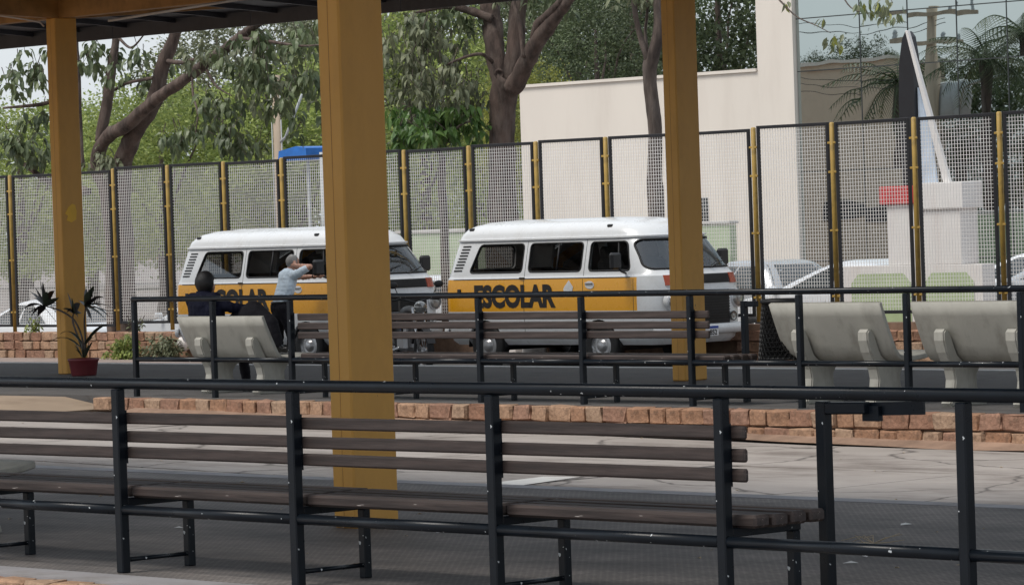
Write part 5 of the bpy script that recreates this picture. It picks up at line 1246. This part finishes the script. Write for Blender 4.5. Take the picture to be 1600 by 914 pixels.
for (lab, px, py, Y, rx, rz, k, m) in (
 ('light green bushy tree seen past the left pillar, above the parked white car', 30, 300, 66, 3.3, 2.9, 0, 'leaf_light'),
 ('light green tree between the left pillar and the crooked tree trunk', 140, 290, 70, 3.2, 2.6, 1, 'leaf_light'),
 ('light green round tree just behind the crooked many-stemmed tree', 250, 265, 68, 3.0, 2.8, 2, 'leaf_light'),
 ('pale yellow-green tree behind the drooping branch of the crooked tree', 350, 270, 72, 3.2, 2.9, 0, 'leaf_light'),
 ('light green tree beside the wooden utility pole', 470, 250, 74, 3.4, 3.0, 1, 'leaf_light'),
 ('olive tree rising above the light green ones near the utility pole', 400, 140, 92, 4.2, 3.6, 2, 'leaf_dusty'),
 ('dull green tree behind the broad mustard pillar', 560, 170, 82, 4.0, 4.6, 0, 'leaf_dusty'),
 ('olive green tree behind the young fresh-leaved tree', 660, 200, 80, 4.0, 4.4, 1, 'leaf_light'),
 ('tall grey-green tree behind the thick forked trunk', 740, 90, 96, 4.6, 4.8, 2, 'leaf_dusty'),
 ('broad pale tree far behind the left pillar', 40, 300, 118, 5.2, 4.6, 1, 'leaf_light'), ('broad pale tree far behind the crooked trunk', 190, 295, 112, 5.0, 4.4, 2, 'leaf_light'),
 ('broad pale tree far behind the drooping branch', 330, 270, 116, 5.2, 5.0, 0, 'leaf_light'), ('broad pale tree far behind the utility pole', 480, 250, 120, 5.4, 5.4, 1, 'leaf_light'),
 ('broad pale tree far behind the young tree', 640, 230, 114, 5.4, 5.4, 2, 'leaf_light'), ('broad pale tree far behind the forked trunk', 760, 230, 122, 4.6, 5.4, 0, 'leaf_light'),
 ('yellow-green bush peeping over the end of the cream wall', 822, 215, 68, 1.55, 2.0, 0, 'leaf_yellow'),
 ('dark green tree behind the cream wall, next to the forked trunk', 900, 60, 92, 4.0, 4.6, 1, 'leaf_dark'),
 ('dark green tree behind the cream wall, left of the slim trunk', 985, 40, 84, 3.0, 3.8, 0, 'leaf_dark'),
 ('mid green tree crown behind the cream wall and the slim trunk', 930, 95, 78, 2.4, 2.2, 2, 'leaf_dark'),
 ('dark feathery tree behind the cream wall beside the tall glass block', 1120, 30, 88, 4.2, 4.8, 2, 'leaf_dark'),
 ('dark tree behind the cream wall between slim trunk and right pillar', 1050, 60, 98, 4.0, 4.4, 1, 'leaf_dark')):
    far_tree(lab, px, py, Y, rx, rz, k, m)

# shrubs and weeds at the stone wall
def shrub(label, loc, zones, m, seed, L, wd, name='shrub', group='weeds at the stone wall'):
    t = thing(name, label, 'shrub', loc, 0, group); rnd = random.Random(seed); b = MB(); root = Vector(loc)
    for c, r, n in zones:
        for k in range(n):
            v = Vector((rnd.gauss(0,1), rnd.gauss(0,1), abs(rnd.gauss(0,1)))).normalized()*rnd.random()**0.5
            sprig(b, Vector(c)+Vector((v.x*r[0], v.y*r[1], v.z*r[2])), rnd, 8, L, wd, 0.3, 0.03)
    tag(b.build('foliage', m, t), kind='stuff')
    b = MB()
    for k in range(7):
        a = rnd.uniform(0, 6.28); b.tube([(0,0,0),(math.cos(a)*0.1,math.sin(a)*0.06,0.15),(math.cos(a)*0.22,math.sin(a)*0.1,0.3)], [0.008,0.006,0.003], 5, cap=False)
    tag(b.build('stems', 'bark_dark', t), kind='stuff')
    return t
x = A(190,560,38.6).x; shrub('yellow-green shrub at the foot of the stone wall by the railing end', (x,38.66,ROAD), [((0,0,0.05),(0.50,0.20,0.40),70)], 'leaf_light', 3, 0.085, 0.05)
x = A(247,560,38.6).x; shrub('grey-green shrub at the foot of the stone wall behind the occupied bench', (x,38.70,ROAD), [((0,0,0.05),(0.62,0.18,0.36),80)], 'leaf_dusty', 4, 0.085, 0.05)
x = A(66,512,39.2).x; shrub('small weed growing on top of the wall behind the potted plant', (x,39.02,ROAD+0.43), [((0,0,0.02),(0.24,0.08,0.24),16)], 'leaf_light', 5, 0.07, 0.04)
x = A(226,505,39.2).x; shrub('small weed on the wall top at the foot of the fence', (x,39.02,ROAD+0.43), [((0,0,0.02),(0.22,0.08,0.26),14)], 'leaf_dusty', 6, 0.07, 0.035)
x = A(285,540,38.8).x; b = MB(); b.ell((0,0,0.11), (0.13,0.11,0.12), 14, 10)
for i, v in enumerate(b.v): p = Vector(v); b.v[i] = tuple(p*(1+0.12*noise.noise(p*9)))
tag(b.build('white_lump', 'totem_white', None, (x, 38.83, ROAD+0.153), (0,0,0)), 'small white rounded lump against the stone wall beside the occupied bench', 'boulder')  # rounded white object, its kind left open

# potted cordyline beside the left pillar
pr = A(131,580,30.3); root = Vector((pr.x, 30.3, 0)); pp = thing('potted_plant', 'dark-leaved plant in a dark red pot beside the left pillar', 'plant', root)
b = MB(); b.lathe([(0.0,0.0),(0.155,0.0),(0.165,0.02),(0.195,0.19),(0.205,0.20),(0.21,0.225),(0.19,0.23),(0.18,0.19),(0.0,0.185)], 28); b.build('pot', 'pot_red', pp)
b = MB(); b.lathe([(0.185,0.186),(0.10,0.20),(0.0,0.205)], 20); b.build('soil', 'soil', pp)
def Zp(zx, zy, dy=0.0): return A(zx*0.2844, 380+zy*0.2844, 30.3+dy)-root
stems = [[Zp(458,600), Zp(455,545), Zp(438,480,.05), Zp(400,415,.1), Zp(330,370,.15), Zp(248,345,.2)], [Zp(465,600), Zp(468,520), Zp(464,430,-.05), Zp(470,345,-.1)], [Zp(462,600,.05), Zp(430,520,.1), Zp(400,430,.15), Zp(405,380,.2)]]
for s_ in stems:
    q, r = wob(s_, [0.02]+[0.013]*(len(s_)-2)+[0.008], 1.0, 0.01); b = MB(); b.tube(q, r, 8); b.build('stem', 'bark_dark', pp)
rnd = random.Random(8)
def blade(base, tip, wd, sag, m='leaf_purple'):
    base, tip = Vector(base), Vector(tip); n = 8; b = MB(); vs = []; d = (tip-base); side = d.cross(Vector((0.682,0.3,1.0))).normalized(); side = (side+Vector((rnd.uniform(-.3,.3),rnd.uniform(-.3,.3),rnd.uniform(-.2,.2)))).normalized()
    for i in range(n+1):
        t = i/n; p = base.lerp(tip, t)+Vector((0,0,sag*4*t*(1-t))); w_ = wd*math.sin(PI*(0.06+0.94*t)**0.75)*0.5+0.002
        vs += [p-side*w_, p+Vector((0,0,-w_*0.35)), p+side*w_]
    b.add(vs, [f for i in range(n) for f in ((3*i,3*i+1,3*i+4,3*i+3),(3*i+1,3*i+2,3*i+5,3*i+4))], True); b.build('leaf', m, pp)
W1, W2, W3 = (245,345,.2), (470,345,-.1), (405,385,.2)
for w_, tips in ((W1, ((212,165),(195,245),(235,215),(150,262),(180,300),(260,268),(300,262),(325,300),(325,330),(130,360),(150,390),(172,402),(205,405),(240,370))),
                 (W2, ((518,235),(495,262),(475,250),(575,300),(540,310),(620,355),(605,380),(600,405),(580,420),(505,430),(490,410),(430,315))),
                 (W3, ((370,270),(395,300),(440,330),(365,385),(450,385),(345,360),(430,410)))):
    bs = Zp(*w_)
    for (tx, ty) in tips:
        dy = rnd.uniform(-.22,.22); blade(bs, Zp(tx, ty, w_[2]+dy), rnd.uniform(0.055,0.10), rnd.uniform(0.01,0.06), rnd.choice(('leaf_purple','leaf_purple','leaf_purple_green')))
for (a, c_, tipz) in (((440,570),(280,540),0.09), ((470,550),(612,445),0.07), ((465,560),(520,520),0.04), ((455,560),(330,500),0.10)):
    blade(Zp(*a), Zp(*c_), 0.05, tipz, 'leaf_purple_green')
for k in range(16):
    a = rnd.uniform(0, 6.28); h = rnd.uniform(0.12,0.26); blade((0.02*math.cos(a),0.02*math.sin(a),0.24), (0.13*math.cos(a),0.13*math.sin(a),0.22+h), 0.03, 0.02, 'leaf_purple_green')

# ------------------------------------------------------------------ poles, lamp post, sign
c = A(437,300,50); g = street_z(c.x); t = thing('utility_pole', 'weathered wooden utility pole among the light green trees', 'pole', (c.x,50,g))
top = A(433,118,50).z-g; b = MB(); b.tube([(0,0,-0.05),(0,0,top*0.5),(0,0,top)], [0.12,0.10,0.085], 12); b.build('shaft', 'pole_wood', t)
b = MB()
for k in range(3):
    a = k*2.1; b.tube([(0.12*math.cos(a),0.12*math.sin(a),0.02),(0.115*math.cos(a),0.115*math.sin(a),top*0.95)], 0.012, 5)
tag(b.build('cables', 'pole_grey', t), kind='stuff')
b = MB(); q0 = A(446,215,50)-Vector((c.x,50,g)); q1 = A(472,148,50)-Vector((c.x,50,g)); b.tube([(0.05,0,q0.z-0.1),q0,q1], 0.03, 8); b.build('lamp_arm', 'pole_grey', t)
c = A(505,300,47); g = street_z(c.x); t = thing('lamp_post', 'slim grey metal post beside the broad mustard pillar, behind the fence', 'post', (c.x,47,g))
b = MB(); h = A(505,238,47).z-g; b.tube([(0,0,-0.03),(0,0,h)], [0.065,0.05], 12); b.build('shaft', 'pole_grey', t); b = MB(); b.tube([(0,0,0),(0,0,0.25)], 0.09, 12); b.build('sleeve', 'pole_grey', t)
c = A(481,240,49); t = thing('bus_stop_shelter', 'blue-roofed shelter showing above the fence next to the utility pole', 'shelter', (c.x,49,street_z(c.x)))
gz = street_z(c.x); h = c.z-gz
b = MB(); b.prism([(-0.45,-0.13),(0.42,-0.13),(0.42,0.10),(0.10,0.14),(-0.42,0.06)], -0.4, 0.4, lambda a,c_,d: (a,d,c_+h)); b.build('roof', 'blue_paint', t)
for s in (-1,1):
    b = MB(); b.tube([(s*0.36,0.3,0),(s*0.36,0.3,h-0.12)], 0.03, 8); b.build('leg', 'pole_grey', t)

# ------------------------------------------------------------------ what the mirror facade looks at: pole, palms and a house down the street
def mir(px, py, d): p = at(px, py, BY+d); return Vector((p.x, BY-d, p.z))
def gnd(p): return street_z(p.x)
c = mir(1452,180,24); g = -1.6; t = thing('utility_pole', 'concrete utility pole with crossarms and transformers, reflected in the glass facade', 'pole', (c.x,c.y,g))
h = mir(1452,8,24).z-g; b = MB(); b.tube([(0,0,0),(0,0,h)], [0.24,0.15], 12); b.build('shaft', 'pole_wood', t)
for (py, L) in ((22,1.9),(62,1.3)):
    z = mir(1452,py,24).z-g; b = MB(); b.box((0,0.2,z), (2*L,0.11,0.13), rot=Matrix.Rotation(0.0,3,'Z')); ar = b.build('crossarm', 'pole_wood', t)
    for k in (-0.9,-0.5,0.5,0.9): b = MB(); b.lathe([(0.05,0),(0.06,0.06),(0.04,0.09),(0.06,0.13),(0.03,0.2),(0,0.2)], 10, c=(k*L,0.2,z+0.06)); b.build('insulator', 'pole_grey', ar)
for (px, r) in ((1448,0.30),(1470,0.36),(1484,0.30)):
    q = mir(px,155,24)-Vector((c.x,c.y,g)); b = MB(); b.lathe([(0.0,-0.5),(r,-0.5),(r,0.38),(r*0.8,0.5),(0.0,0.5)], 16, c=(q.x,-0.35,q.z)); b.build('transformer', 'pole_grey', t)
b = MB(); pts = [mir(1492,172,24), mir(1500,140,24), mir(1530,125,24), mir(1572,117,24)]; b.tube([p-Vector((c.x,c.y,g)) for p in pts], 0.05, 8); b.build('lamp_arm', 'pole_grey', t)
for i, (y0, y1, y2) in enumerate(((40,48,30),(52,60,36),(118,132,108),(128,144,118),(140,156,130))):
    b = MB(); b.tube([mir(lerp(1230,1470,k/10), lerp(y0, y2, k/10)+10*math.sin(PI*k/10), 24) for k in range(11)], 0.009, 5)
    tag(b.build('power_line', 'rubber'), 'thin black power line running to the reflected pole, wire %s' % ('topmost','second from top','third from top','second from bottom','lowest')[i], 'cable', 'power lines reflected in the facade')
def palm(label, c, h, seed, g=-1.6):
    t = thing('palm_tree', label, 'palm', (c.x,c.y,g), 0, 'palms reflected in the facade'); rnd = random.Random(seed)
    b = MB(); b.tube([(0,0,0),(0.1,0.05,h*0.5),(0.0,0,h)], [0.22,0.17,0.15], 10); b.build('trunk', 'bark', t)
    for k in range(22):
        a = k*2.399; e = rnd.uniform(-0.3,1.1); b = MB(); L = rnd.uniform(2.0,2.6); d = Vector((math.cos(a)*math.cos(e), math.sin(a)*math.cos(e), math.sin(e))); p = Vector((0,0,h)); pts = [p.copy()]
        for j in range(10): d = (d+Vector((0,0,-0.13))).normalized(); p = p+d*L/10; pts.append(p.copy())
        b.tube(pts, [0.03-0.0025*j for j in range(11)], 5, cap=False)
        for j in range(1, 11):
            for s in (-1,1):
                for q in (0,0.5):
                    base = pts[j-1].lerp(pts[j], q); dd = (pts[j]-pts[j-1]).normalized(); sd = dd.cross(Vector((0,0,1))).normalized()*s; tip = base+(sd*0.8+dd*0.5+Vector((0,0,-0.55))).normalized()*0.62*math.sin(PI*(0.15+0.8*j/11)); w_ = dd*0.025
                    b.add([base-w_, base+w_, tip], [(0,1,2)])
        b.build('frond', 'leaf_dark', t)
    return t
palm('feathery palm tree mirrored in the glass right of the pole', mir(1535,95,22), mir(1535,92,22).z+1.6, 1)
palm('taller palm at the far end of the mirrored street', mir(1600,60,22), mir(1600,50,22).z+1.6, 2)
palm('low palm mirrored behind the black fin of the totem', mir(1400,150,27), mir(1400,135,27).z+1.6, 3)
c = mir(1320,150,31); t = thing('beige_house', 'flat beige house mirrored in the glass facade', 'house', (c.x,c.y,-1.6)); zt = mir(1320,103,31).z+1.6
b = MB(); b.box((0,-1,zt/2), (4.6,2,zt)); b.build('wall', 'beige_wall', t); b = MB(); b.box((0,-1,zt+0.06), (4.8,2.2,0.12)); b.build('parapet', 'wall_white', t)
b = MB(); b.box((0.3,0.02,zt*0.42), (3.2,0.08,0.5)); b.build('sign_band', 'totem_black', t)
for (px, py, d, rx, rz, k, lab) in ((1278,150,48,1.5,1.7,0,'round tree mirrored above the beige house'), (1345,140,50,1.9,2.0,1,'second round tree mirrored beside the beige house'), (1500,215,34,2.6,2.6,2,'dark tree mirrored under the palms'), (1585,205,36,3.0,3.0,0,'dark tree mirrored at the right end of the facade')):
    p = mir(px, py, d); tt = thing('leafy_tree', lab, 'tree', (p.x,p.y,-1.6), 0, 'trees mirrored in the facade')
    if (k,'leaf_dark') not in FM: FM[(k,'leaf_dark')] = FC[k].mesh('crown', 'leaf_dark')
    o = link('crown', FM[(k,'leaf_dark')], tt, (0,0,p.z+1.6)); o.scale = (rx,rx,rz); tag(o, kind='stuff'); b = MB(); b.tube([(0,0,0),(0,0,p.z+1.6)], [0.2,0.1], 8); b.build('trunk', 'bark_dark', tt)

# ------------------------------------------------------------------ litter on the paving
rnd = random.Random(15)
for i, (px, py) in enumerate(((1148,800),(1415,820),(1330,880),(690,832),(280,745+80),(1352,870))):
    d = CAM_ROT @ Vector(((px-800)/6000, -(py-457)/6000, -1)); p = Vector((0,0,EYE))+d*(-EYE/d.z)
    b = MB(); s = rnd.uniform(0.02,0.04); b.add([(-s,-s*0.6,0.002),(s,-s*0.5,0.006),(s*0.8,s*0.6,0.002),(-s*0.7,s*0.5,0.008),(0,0,0.014)], [(0,1,4),(1,2,4),(2,3,4),(3,0,4)])
    tag(b.build('paper_scrap', 'paper', None, (p.x,p.y,0.001), (0,0,rnd.uniform(0,6))), ('white paper scrap lying past the far edge of the slatted seat', 'white paper scrap on the paving beyond the bare railing bay', 'white paper scrap beside the foot of the empty bin bracket',
         'white paper scrap under the slatted bench, right of the broad pillar', 'white paper scrap under the slatted bench, left of the broad pillar', 'white paper scrap close to the pale dry twig')[i], 'litter', 'paper scraps on the paving')
b = MB()
for k in range(110):      # dry leaf crumbs and grit blown over both levels
    if k < 60: x, y = rnd.uniform(-24,-10), rnd.uniform(13.3,17.9); z = 0.002
    else: x, y = rnd.uniform(-34,-16), rnd.uniform(18.6,25.6); z = lane_z(x)+0.008
    s = rnd.uniform(0.008,0.022); a = rnd.uniform(0,6.28); ca, sa = math.cos(a)*s, math.sin(a)*s
    b.add([(x-ca,y-sa,z),(x+sa*0.5,y-ca*0.5,z+s*0.5),(x+ca,y+sa,z+0.002),(x-sa*0.5,y+ca*0.5,z+s*0.4)], [(0,1,2,3)])
tag(b.build('leaf_litter', 'straw'), 'small dry leaf crumbs scattered over the paving and bus lane', 'litter', kind='stuff')
d = CAM_ROT @ Vector(((1365-800)/6000, -(850-457)/6000, -1)); p = Vector((0,0,EYE))+d*(-EYE/d.z)
b = MB()
for k in range(9):
    a = rnd.uniform(0,6.28); L = rnd.uniform(0.08,0.2); b.tube([(0,0,0.006),(L*0.5*math.cos(a),L*0.5*math.sin(a),rnd.uniform(.01,.05)),(L*math.cos(a+0.3),L*math.sin(a+0.3),rnd.uniform(.004,.06))], [0.003,0.0025,0.0015], 5, cap=False)
tag(b.build('dry_twig', 'straw', None, (p.x,p.y,0.0), (0,0,0)), 'pale dry twig lying on the paving behind the empty bin bracket', 'twig')
